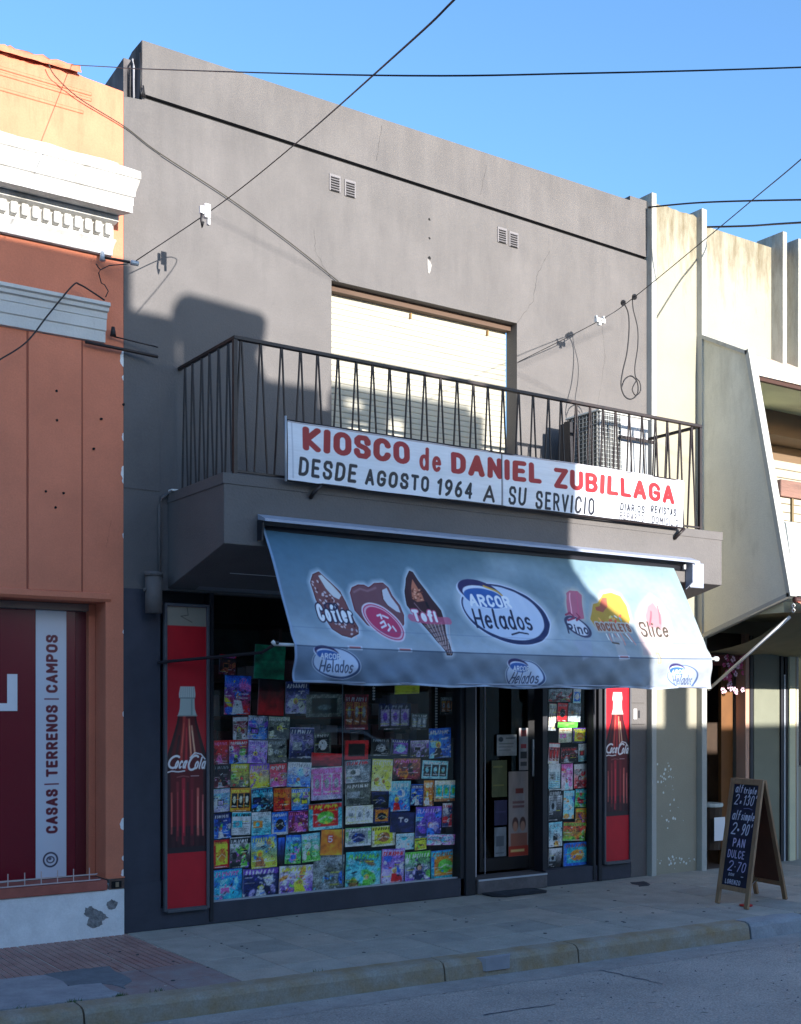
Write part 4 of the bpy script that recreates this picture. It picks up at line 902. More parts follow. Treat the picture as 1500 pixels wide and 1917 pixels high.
# seams and hems
cv.rect(AX0, AX1, AS-.006, AS+.002, (60, 76, 104), .8); cv.rect(AX0, AX1, AS+.125, AS+.129, (90, 108, 140), .45); cv.rect(AX0, AX1, AB, AB+.016, (176, 188, 208), .8)
cv.rect(AX0, AX0+.018, AB, AT, (150, 170, 205), .7)
def aw_pos(X, Y):
    base = np.where(Y > AS, -.95-(AT-Y)/(AT-AS)*.45, -1.4)
    u = (X-AX0)/(AX1-AX0)
    v1 = np.clip((AT-Y)/(AT-AS), 0, 1); s1 = np.sin(np.pi*v1)
    w = s1*(.012*np.sin(5*X+2)+.008*np.sin(11*X+6*Y)+.035*np.sin(np.pi*u))*-1*-1
    low = np.clip((AS-Y)/(AS-AB), 0, 1)
    fold = low*(.026*np.sin(5.2*X+15*Y+1.3*np.sin(2*X))+.016*np.sin(13*X-24*Y)+.008*np.sin(31*X+30*Y))
    crease = .006*np.sin(26*X+40*Y)*np.exp(-((Y-AS-.07)/.06)**2)+.0025*np.sin(60*X+13*Y)*s1
    diag = .010*np.exp(-((X-3.35-(Y-2.6)*1.2)/.03)**2)*s1+.008*np.exp(-((X-1.0-(2.5-Y)*.8)/.04)**2)*s1
    y = base+w+fold+crease-diag+.02*low*np.sin(np.pi*u)
    z = Y-.020*np.sin(np.pi*u)**.7*(.3+.7*np.clip((AT-Y)/(AT-AB), 0, 1))+.006*low*np.sin(9*X)
    x = X-(X-2.67)*.004*np.clip((AT-Y)/(AT-AB), 0, 1)
    return x, y, z
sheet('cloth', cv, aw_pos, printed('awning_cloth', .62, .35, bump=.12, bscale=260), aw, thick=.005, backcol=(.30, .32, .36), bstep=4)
AP = mat('awning_profile', (150, 156, 172), .5, var=.06, scale=5)
MB().prism([(-.952, 2.985), (-1.06, 2.945), (-1.065, 2.925), (-.97, 2.945), (-.955, 2.945)], 'x', .60, 4.93).out('cover_hood', AP, aw)
tube('roller', [(.66, -.93, 2.885), (4.85, -.93, 2.885)], .036, DKGREY, aw)
MB().prism([(-.956, 2.94), (-1.04, 2.92), (-1.04, 2.76), (-.956, 2.70)], 'x', 4.86, 4.872).out('end_plate', AP, aw)
box('end_box', 4.873, 5.05, -1.0, -.957, 2.715, 2.935, AP, aw, .004)
tube('bolt', [(4.80, -1.0, 2.91), (4.80, -1.0, 2.87)], .012, PLAST, aw)
MB().prism([(-.956, 2.94), (-1.04, 2.92), (-1.02, 2.80), (-.956, 2.80)], 'x', .595, .607).out('end_plate', DKGREY, aw)
tube('front_bar', [(.52, -1.345, 2.066), (4.80, -1.345, 2.066)], .011, PLAST, aw)
tube('bar_knob', [(4.79, -1.345, 2.066), (4.83, -1.345, 2.066)], .022, PLAST, aw); tube('bar_knob', [(.505, -1.345, 2.085), (.525, -1.345, 2.066)], .014, PLAST, aw)
tube('folding_arm', [(.25, -.03, 1.98), (.95, -.35, 2.06), (.53, -1.37, 2.075)], .012, mat('arm_dark', (40, 38, 44), .5), aw)
tube('folding_arm', [(4.70, -.03, 1.93), (4.3, -.5, 2.03), (4.68, -1.37, 2.07)], .012, MATS['arm_dark'], aw)
tube('lower_hem_bar', [(AX0+.005, -1.392, AB+.004), (AX1-.02, -1.392, AB+.004)], .006, AP, aw)

# ============================================================ BANNER ON THE RAILING
bn = thing('kiosk_banner', 'long white banner with red and black hand painted lettering tied along the balcony railing', 'banner', (2.8, -1.03, 3.24))
BY = -1.03
def bt(px, py): p = at(px, py, BY); return p.x, p.z
x0, z1 = bt(539, 786); _, z0 = bt(546, 899); x1, _ = bt(1281, 905)
zt, zb = 3.645, 3.232
cv = Canvas(x0, x1, zb, zt, 1240, 132, (216, 220, 228)); cv.noise(.05, 10, 8); cv.noise(.04, 60, 9)
RD, BK1 = (150, 26, 34), (24, 24, 36)
def W_(s, pxa, pxb, pytop, pybase, wd, col, slant=0, gap=None, dzz=0, **k):
    xa, zt_ = bt(pxa, pytop); _, zb_ = bt(pxa, pybase); xb, _ = bt(pxb, pybase)
    write(cv, s, xa, xb, zb_+dzz, zt_-zb_, wd, col, slant, gap, **k)
W_('KIOSCO', 567, 767, 797, 842, .054, RD, gap=.12, fy=1.45); W_('de', 785, 826, 836, 878, .032, RD, gap=.2, fy=1.2)
W_('DANIEL', 845, 1013, 844, 884, .054, RD, gap=.14, fy=1.45); W_('ZUBILLAGA', 1037, 1265, 876, 914, .052, RD, gap=.12, fy=1.45)
W_('DESDE', 558, 667, 854, 890, .024, BK1, .10, .24); W_('AGOSTO', 683, 802, 875, 906, .024, BK1, .10, .24)
W_('1964', 817, 886, 893, 925, .024, BK1, .10, .24); W_('A', 907, 928, 906, 938, .022, BK1, .05)
W_('SU', 952, 984, 909, 944, .022, BK1, .10, .24); W_('SERVICIO', 1001, 1113, 919, 953, .022, BK1, .06, .26)
W_('DIARIOS', 1160, 1207, 942, 957, .014, BK1, .1, .2); W_('-', 1211, 1216, 944, 958, .008, BK1); W_('REVISTAS', 1218, 1268, 946, 961, .014, BK1, .1, .2)
W_('REPARTO', 1159, 1205, 959, 973, .011, (60, 58, 66), .1, .2); W_('a', 1212, 1216, 968, 978, .007, (70, 68, 74)); W_('DOMICILIO', 1220, 1272, 966, 980, .012, (50, 48, 56), .1, .2)
sx, _ = bt(941, 890); cv.rect(sx-.006, sx+.004, zb, zt, (30, 30, 40)); cv.rect(sx+.006, sx+.012, zb, zt, (150, 155, 165), .7)
cv.line([(x0+.04, zb+.02), (x0+.032, zt-.01)], .012, (176, 182, 196), .8); cv.line([(x0, zt-.006), (x1, zt-.006)], .006, (120, 90, 90), .7)
def bn_pos(X, Y):
    t = (zt-Y)/(zt-zb); return X, BY+.006*np.sin(3.1*X)+.010*t*np.sin(5.3*X+1)+.004*np.sin(14*X+9*Y), Y-.006*np.sin(np.pi*(X-x0)/(x1-x0)*2)
sheet('banner_cloth', cv, bn_pos, printed('banner_paint', .5, .4), bn, thick=.004, bstep=5)
tube('top_rod', [(x0-.012, BY+.008, zt+.004), (x1+.008, BY+.008, zt-.002)], .006, STEEL, bn, 6); tube('bottom_rod', [(x0, BY+.008, zb-.002), (x1+.012, BY+.008, zb-.004)], .008, STEEL, bn, 6)
tube('side_rod', [(x0-.012, BY+.006, zb-.01), (x0-.014, BY+.006, zt+.03)], .008, ALU, bn, 6)
for x in (1.02, 4.72): tube('support_hook', [(x, -.955, 3.14), (x+.0, -1.0, 3.17), (x+.05, BY+.008, 3.225)], .016, STEEL, bn, 6)

# ============================================================ BALCONY RAILING
RY = -.93
rl = thing('balcony_railing', 'dark iron balcony railing of zigzag bars above the banner', 'railing', (2.75, RY, 3.25))
RX0, RX1 = .437, 5.075
box('top_rail', RX0-.015, RX1+.015, RY-.018, RY+.018, 4.170, 4.196, STEEL, rl, .003)
for x in (RX0, RX1):
    box('top_rail', x-.014, x+.014, RY+.019, -.003, 4.170, 4.196, STEEL, rl, .003)
    box('corner_post', x-.014, x+.014, RY-.014, RY+.014, 3.249, 4.169, STEEL, rl)
box('bottom_rail', RX0, RX1, RY-.010, RY+.010, 3.262, 3.276, STEEL, rl)
bal = MB()
bal.tube([(-.050, 0, 0), (-.005, 0, .895)], .0075, 5); bal.tube([(.050, 0, 0), (.005, 0, .895)], .0075, 5)
b0 = bal.out('baluster', STEEL, None); b0.parent = rl
n = 30; sp = .1545; first = RX0+.045+.0
k = 0
x = 1.256-5*sp+.0
places = []
while x < RX1-.05:
    places.append((x, RY, 0)); x += sp
for x_, yy in ((RX0, 0), (RX1, 0)):
    for j in range(6): places.append((x_, RY+.10+j*.145, 90))
for i, (x, y, a) in enumerate(places):
    o = b0 if i == 0 else bpy.data.objects.new('baluster', b0.data)
    if i: link(o, rl)
    o.location = (x-2.75, y-RY, .025); o.rotation_euler = (rnd.uniform(-.004, .004), rnd.uniform(-.01, .01), R(a)+rnd.uniform(-.02, .02))

# ============================================================ AIR CONDITIONER
ac = thing('air_conditioner', 'outdoor air conditioning unit with wire grille behind the railing at its right end', 'air conditioner', (4.4, -.4, 3.7))
ACB = mat('ac_casing', (168, 170, 172), .5, var=.06, scale=8)
AX, AXR, AY0, AY1, AZ0, AZ1 = 4.08, 4.70, -.67, -.24, 3.62, 4.255
box('casing', AX+.03, AXR, AY0+.008, AY1, AZ0, AZ1-.012, ACB, ac, .01); box('top_cover', AX+.0, AXR+.01, AY0-.006, AY1+.01, AZ1-.0115, AZ1+.006, mat('ac_top', (214, 212, 204), .5), ac, .004)
FN = mat('coil_fins', (74, 74, 74), .6, var=.2, scale=60)
box('coil', AX+.008, AX+.0295, AY0+.03, AY1-.0, AZ0+.02, AZ1-.03, FN, ac); box('coil', AX+.04, AX+.27, AY0-.0, AY0+.0075, AZ0+.02, AZ1-.03, FN, ac)
GR = mat('grille_wire', (178, 180, 178), .5)
mb = MB()
for i in range(17): z = AZ0+.03+i*.037; mb.box(AX-.006, AX-.0025, AY0, AY1, z, z+.004); mb.box(AX, AX+.27, AY0-.012, AY0-.0085, z, z+.004)
for i in range(10): y = AY0+.02+i*.045; mb.box(AX-.002, AX+.002, y, y+.004, AZ0, AZ1-.02)
for i in range(9): x = AX+.02+i*.029; mb.box(x, x+.0035, AY0-.008, AY0-.004, AZ0, AZ1-.02)
o = mb.out('grille', GR, ac); o['kind'] = 'stuff'
for i in range(6): z = AZ0+.05+i*.1; box('side_louvre', AX-.02, AX-.007, AY1-.10, AY1-.0, z, z+.05, DKGREY, ac)
box('side_panel', AX-.055, AX-.021, AY1-.12, AY1+.02, AZ0-.05, AZ1-.06, DKGREY, ac)
for x in (AX+.06, AXR-.06): box('stand_foot', x-.02, x+.02, AY0+.05, AY1-.05, 3.25, AZ0, STEEL, ac)
box('bracket', 4.30, 4.72, AY0-.05, AY0-.03, 4.02, 4.045, STEEL, ac)
mt = thing('power_meter', 'small grey junction box with cables beside the air conditioner', 'junction box', (4.86, -.25, 3.9))
box('housing', 4.80, 4.90, -.30, -.20, 3.78, 3.93, mat('box_grey', (150, 152, 158), .6), mt, .02); box('cap', 4.79, 4.91, -.31, -.19, 3.93, 3.96, mat('box_dark', (86, 80, 78), .6), mt, .01); box('stem', 4.84, 4.87, -.26, -.23, 3.25, 3.78, ALU, mt)
tube('lead', [(4.72, -.3, 4.08), (4.78, -.32, 4.0), (4.80, -.3, 3.9)], .012, CABLE, mt)
tube('lead', [(4.83, -.26, 4.0), (4.86, -.28, 4.08), (5.0, -.1, 4.10)], .010, CABLE, mt)

# ============================================================ SOFT DRINK PANELS
def bottle_panel(label, pxl, pxr, ytop, ybot, ycap, ybase, yred):
    t = thing('drink_panel', label, 'sign', at((pxl+pxr)/2, ybot, -.02), 'red cola bottle panels')
    a = at(pxl, ybot, -.02); b = at(pxr, ybot, -.02); xm = (pxl+pxr)/2
    zt = at(xm, ytop, -.02).z; zb = at(xm, ybot, -.02).z; zc = at(xm, ycap, -.02).z; zz = at(xm, ybase, -.02).z; zr = at(xm, yred, -.02).z
    x0, x1 = a.x, b.x; w = x1-x0; cx = (x0+x1)/2+.01*w
    FR_ = mat('panel_frame_metal', (84, 84, 90), .45, var=.1, scale=12)
    for n_, q in (('frame_side', (x0-.022, x0, -.04, -.0, zb-.022, zt+.022)), ('frame_side', (x1, x1+.022, -.04, -.0, zb-.022, zt+.022)), ('frame_rail', (x0+.0005, x1-.0005, -.04, 0, zt, zt+.022)), ('frame_rail', (x0+.0005, x1-.0005, -.042, 0, zb-.03, zb))):
        box(n_, *q, FR_, t, .003)
    cv = Canvas(x0, x1, zb, zt, 96, 560, (190, 26, 40)); cv.noise(.06, 5, 2, 5)
    cv.rect(x0, x1, zr, zt, (150, 142, 128)); cv.line([(cx, zt), (cx+.01, (zr+zt)/2+.01), (cx-.05, (zr+zt)/2), (cx+.04, zr+.03)], .006, (96, 88, 76))
    h = zc-zz
    P = lambda u, v: (cx+u*w, zz+v*h)
    # bottle outline, half widths by height
    hw = [(0, .52), (.03, .53), (.16, .51), (.30, .51), (.44, .52), (.53, .52), (.60, .48), (.66, .40), (.72, .33), (.78, .26), (.83, .225)]
    body = [P(-a_, v) for v, a_ in hw]+[P(a_, v) for v, a_ in reversed(hw)]
    cv.poly(body, (52, 22, 28))
    inn = [P(-a_*.80, v) for v, a_ in hw[2:]]+[P(a_*.80, v) for v, a_ in reversed(hw[2:])]
    cv.poly(inn, (96, 18, 26), soft=4)
    g = random.Random(int(pxl))
    for u, wd_, c_, v0, v1 in ((-.14, .07, (170, 60, 50), .56, .82), (.10, .05, (214, 130, 100), .56, .80), (.20, .05, (206, 150, 120), .58, .76), (-.02, .08, (140, 30, 36), .5, .8), (-.26, .05, (40, 16, 22), .56, .7),
                           (-.22, .07, (120, 36, 42), .08, .42), (-.08, .09, (158, 34, 48), .06, .44), (.12, .09, (104, 24, 34), .05, .44), (.26, .06, (190, 96, 84), .1, .38), (-.36, .04, (170, 80, 72), .12, .36), (.38, .04, (176, 88, 84), .1, .34), (.02, .03, (48, 22, 28), .06, .42), (.33, .02, (60, 30, 34), .1, .4)):
        c_ = tuple(min(250, v*1.18) for v in c_); k = 6; pts = []
        for i in range(k+1):
            v = v0+(v1-v0)*i/k; sc_ = np.interp(v, [q[0] for q in hw], [q[1] for q in hw])/.48
            pts.append(P(u*sc_, v))
        cv.line(pts, wd_*w*1.0, c_, .85, soft=3); cv.line(pts[1:-1], wd_*w*.28, tuple(min(252, v*1.35+14) for v in c_), .7, soft=2)
    for u in (-.34, -.2, -.04, .12, .26): cv.poly([P(u-.06, .10), P(u+.06, .10), P(u+.03, .03), P(u-.03, .03)], (66, 34, 38), .7, soft=3)
    cv.rect(P(-.5, 0)[0], P(.5, 0)[0], zz, zz+.035*h, (44, 36, 42), .8)
    cv.line([P(-.25, .455), P(-.1, .462), P(.05, .455)], .012*w*2, (190, 130, 130), .6, soft=2); cv.line([P(.1, .46), P(.3, .46)], .02*w, (210, 190, 196), .8)
    # crown cap and neck
    cv.poly([P(-.235, .82), P(.255, .82), P(.20, .865), P(.19, .93), P(-.17, .93), P(-.185, .865)], (186, 196, 188)); cv.poly([P(-.20, .93), P(.205, .93), P(.215, .955), P(.19, 1.0), P(-.17, 1.0), P(-.205, .955)], (202, 208, 200))
    for i in range(7): cv.line([P(-.16+i*.055, .935), P(-.15+i*.052, .995)], .010*w, (150, 160, 156))
    cv.line([P(-.19, .93), P(.2, .93)], .02*w, (96, 112, 108)); cv.line([P(.12, .83), (P(.12, .92))], .04*w, (120, 148, 140), .7, soft=2); cv.line([P(-.24, .825), P(.255, .825)], .02*w, (150, 160, 152))
    # lettering
    hl = .058*h; yb = zz+h*.505
    write(cv, '(', P(-.52, 0)[0], P(-.24, 0)[0], yb, hl*1.45, .026*w*2, (236, 234, 236), slant=.35)
    write(cv, 'oca', P(-.33, 0)[0], P(-.04, 0)[0], yb, hl*1.25, .020*w*2, (236, 234, 236), slant=.35, gap=.08)
    cv.line([P(-.03, .545), P(.0, .545)], .04*w, (236, 234, 236))
    write(cv, '(', P(-.03, 0)[0], P(.22, 0)[0], yb-hl*.25, hl*1.7, .026*w*2, (236, 234, 236), slant=.35)
    write(cv, 'ola', P(.17, 0)[0], P(.45, 0)[0], yb-hl*.1, hl*1.25, .020*w*2, (236, 234, 236), slant=.3, gap=.06)
    cv.line([P(-.5, .485), P(-.38, .493), P(-.22, .487), P(-.06, .492)], .03*w, (236, 234, 236))
    cv.line([P(.08, .57), P(.2, .60), (P(.36, .59)), P(.46, .56)], .03*w, (236, 234, 236))
    sheet('printed_face', cv, lambda X, Y: (X, -.022, Y), printed('glossy_print', .35), t, thick=.012)
    return t
bottle_panel('tall red cola bottle panel at the left end of the shopfront, all in shade', 312, 386, 1136, 1698, 1285, 1596, 1172)
bottle_panel('tall red cola bottle panel at the right end of the shopfront, top in sun', 1133, 1177, 1200, 1611, 1296, 1527, 1212)

# ============================================================ SHOP WINDOW DISPLAY
PAL = dict(r=(178, 36, 40), o=(214, 112, 44), y=(222, 190, 62), g=(84, 150, 66), t=(52, 142, 156), b=(46, 92, 176), n=(26, 34, 70), v=(106, 74, 154), p=(206, 98, 150), w=(222, 224, 228), k=(20, 20, 24),
           s=(120, 126, 130), m=(86, 28, 36), c=(206, 192, 160), l=(120, 176, 214), e=(124, 84, 56), d=(26, 92, 70), q=(150, 140, 176), a=(80, 84, 78))
def cover(cv, pal, style, seed, extra=None):
    g = random.Random(seed); x0, x1, y0, y1 = cv.x[0], cv.x[-1], cv.y[0], cv.y[-1]; w = x1-x0; h = y1-y0; C_ = [PAL[c] for c in pal]
    t = ((np.meshgrid(cv.x, cv.y)[1]-y0)/h)[..., None]
    cv.c = np.array(C_[1])*(1-t)+np.array(C_[0])*t
    cv.noise(.5, 5, seed, 1)
    def P(u, v): return (x0+u*w, y0+v*h)
    if style in 'cp':
        for k in range(g.randint(5, 9)):
            cv.ell(*P(g.uniform(.05, .95), g.uniform(.05, .8)), g.uniform(.06, .2)*w, g.uniform(.05, .18)*h, g.choice(C_), .85, rot=g.uniform(0, 3), soft=1.5)
        if g.random() < .55:
            fx = g.uniform(.3, .7); hs = g.uniform(.6, 1.0); sk = g.choice(((222, 176, 150), (190, 140, 112), C_[2], C_[-1])); top_ = g.choice(C_[1:])
            cv.poly([P(fx-.22*hs, .0), P(fx+.24*hs, .05), P(fx+.13*hs, .36*hs), P(fx-.15*hs, .38*hs)], top_); cv.ell(*P(fx, .5*hs), .13*hs*w, .12*hs*h, g.choice((PAL['k'], PAL['e'], PAL['y'], C_[-1]))); cv.ell(*P(fx+.01, .47*hs), .09*hs*w, .09*hs*h, sk)
        else:
            for k in range(g.randint(2, 4)):
                u, v = g.uniform(.0, .6), g.uniform(.05, .5); q = [P(u+g.uniform(0, .4), v+g.uniform(0, .35)) for _ in range(4)]; cv.poly(q, g.choice(C_), .9)
            u, v = g.uniform(.05, .5), g.uniform(.05, .4); cv.rect(P(u, 0)[0], P(u+.38, 0)[0], P(0, v)[1], P(0, v+.26)[1], g.choice(C_+[PAL['k']])); cv.rect(P(u+.04, 0)[0], P(u+.34, 0)[0], P(0, v+.03)[1], P(0, v+.2)[1], g.choice(C_))
        for k in range(g.randint(26, 46)):
            u, v = g.random(), g.random()*.85; c_ = g.choice(C_+[PAL['w'], PAL['k'], PAL['k']])
            if k % 2: cv.ell(*P(u, v), g.uniform(.012, .045)*w, g.uniform(.010, .035)*h, c_, .95, rot=g.uniform(0, 3))
            else: cv.line([P(u, v), P(u+g.uniform(-.12, .12), v+g.uniform(-.07, .07))], g.uniform(.015, .04)*w, c_, .95)
    if style == 'g':
        for i in range(3):
            cv.rect(P(.06+i*.31, 0)[0], P(.32+i*.31, 0)[0], P(0, .15)[1], P(0, .78)[1], C_[2]); cv.ell(*P(.19+i*.31, .5), .07*w, .16*h, C_[3 % len(C_)]); cv.line([P(.12+i*.31, .25), P(.27+i*.31, .22)], .03*w, PAL['w'])
        for k in range(10): cv.ell(*P(g.random(), g.random()), .03*w, .02*h, g.choice(C_))
    if style == 'n':
        for i in range(int(8+g.random()*5)):
            v = .05+i*.075
            for c_ in range(3): cv.line([P(.05+c_*.32, v), P(.05+c_*.32+g.uniform(.15, .27), v)], .018*h, (70, 72, 78), .75)
        cv.rect(P(.08, 0)[0], P(.55, 0)[0], P(0, .32)[1], P(0, .62)[1], C_[2]); cv.ell(*P(.3, .47), .1*w, .1*h, C_[3 % len(C_)])
    if style == 'b':
        cv.rect(P(.12, 0)[0], P(.88, 0)[0], P(0, .12)[1], P(0, .86)[1], C_[2]); cv.ell(*P(.5, .45), .26*w, .24*h, C_[3 % len(C_)]); cv.line([P(.2, .3), P(.5, .5), P(.8, .35)], .04*w, PAL['w'], .6)
        for k in range(8): cv.ell(*P(g.uniform(.15, .85), g.uniform(.15, .8)), .04*w, .03*h, g.choice(C_))
    if style == 'f':
        cv.rect(P(.15, 0)[0], P(.85, 0)[0], P(0, .17)[1], P(0, .83)[1], tuple(v*.35 for v in C_[2])); cv.ell(*P(.5, .42), .2*w, .12*h, C_[3 % len(C_)], .6)
    if style not in 'zf':
        # masthead: a run of chunky unreadable letter shapes
        v = .86; tc_ = C_[-1]; u = .08
        if g.random() < .5: cv.rect(x0, x1, P(0, .80)[1], P(0, .97)[1], g.choice(C_[:3]), .9)
        while u < .88:
            q = [P(u+g.uniform(-.01, .01), v-.045), P(u+g.uniform(-.01, .05), v+.05), P(u+.06, v+g.uniform(-.05, .05))]
            cv.line(q[:g.randint(2, 3)], .032*w+.006*h, tc_); u += g.uniform(.08, .12)
        for k in range(g.randint(2, 5)):
            vv = g.uniform(.03, .72); u0 = g.choice((.06, .55)); cv.line([P(u0, vv), P(u0+g.uniform(.18, .36), vv)], .02*h, g.choice((PAL['w'], PAL['y'], tc_)), .9)
        for k in range(4): cv.rect(P(g.uniform(.0, .9), 0)[0], P(g.uniform(.0, .9), 0)[0]+.07*w, P(0, .02)[1], P(0, .05)[1], PAL['w'], .5)
    rs_ = np.random.RandomState(seed); cv.c *= (1+.5*(rs_.rand(cv.ny, cv.nx)-.5)*(style != 'z'))[..., None]; cv.noise(.35, 9, seed+50)
    m_ = cv.c.mean(2, keepdims=True); cv.c = m_+(cv.c-m_)*1.2; cv.c = np.clip(cv.c/255, 0, 1); cv.c = 255*(cv.c*.45+.55*cv.c*cv.c*(3-2*cv.c))
    cv.rect(x0, x0+.02*w, y0, y1, C_[-1], .6)
    if extra: write(cv, extra, *(P(.30, 0)[0], P(.30+.2*len(extra), 0)[0]), P(0, .5)[1], .26*h, .045*w, PAL['w'], outline=(PAL['r'], .03*w) if extra == '5' else None)
PAL = {k_: tuple(min(248, 14+v*1.22) for v in c_) if k_ not in 'k' else c_ for k_, c_ in PAL.items()}
PM = printed('magazine_print', .42, .4)
def item(name, cat, rect, pal, style, label, seed, extra=None, group=None, lean=0):
    x0, y0, x1, y1 = rect; Y = .080+((seed*5) % 7)*.0075; ym = (y0+y1)/2; xm = (x0+x1)/2
    X0, X1 = at(x0, ym, Y).x, at(x1, ym, Y).x; Z0, Z1 = at(xm, y1, Y).z, at(xm, y0, Y).z
    w, h = X1-X0, Z1-Z0; g = random.Random(seed*13+1)
    big = w*h > .02
    cv = Canvas(-w/2, w/2, -h/2, h/2, 46 if big else 34, max(20, int((46 if big else 34)*min(1.7, h/w))), (255, 255, 255))
    cover(cv, pal, style, seed, extra)
    cu = g.uniform(.002, .012); th = g.uniform(-.055, .055)
    o = sheet(name, cv, lambda X, Y_: (X, -.010*0+cu*(1-np.cos(X/w*2.2))-.004*np.sin(Y_/h*3+g.random()*0), Y_), PM, None, thick=.004, backcol=(.5, .5, .5))
    o.location = ((X0+X1)/2, Y, (Z0+Z1)/2); o.rotation_euler = (0, th, 0)
    tag(o, label, cat, group); return o
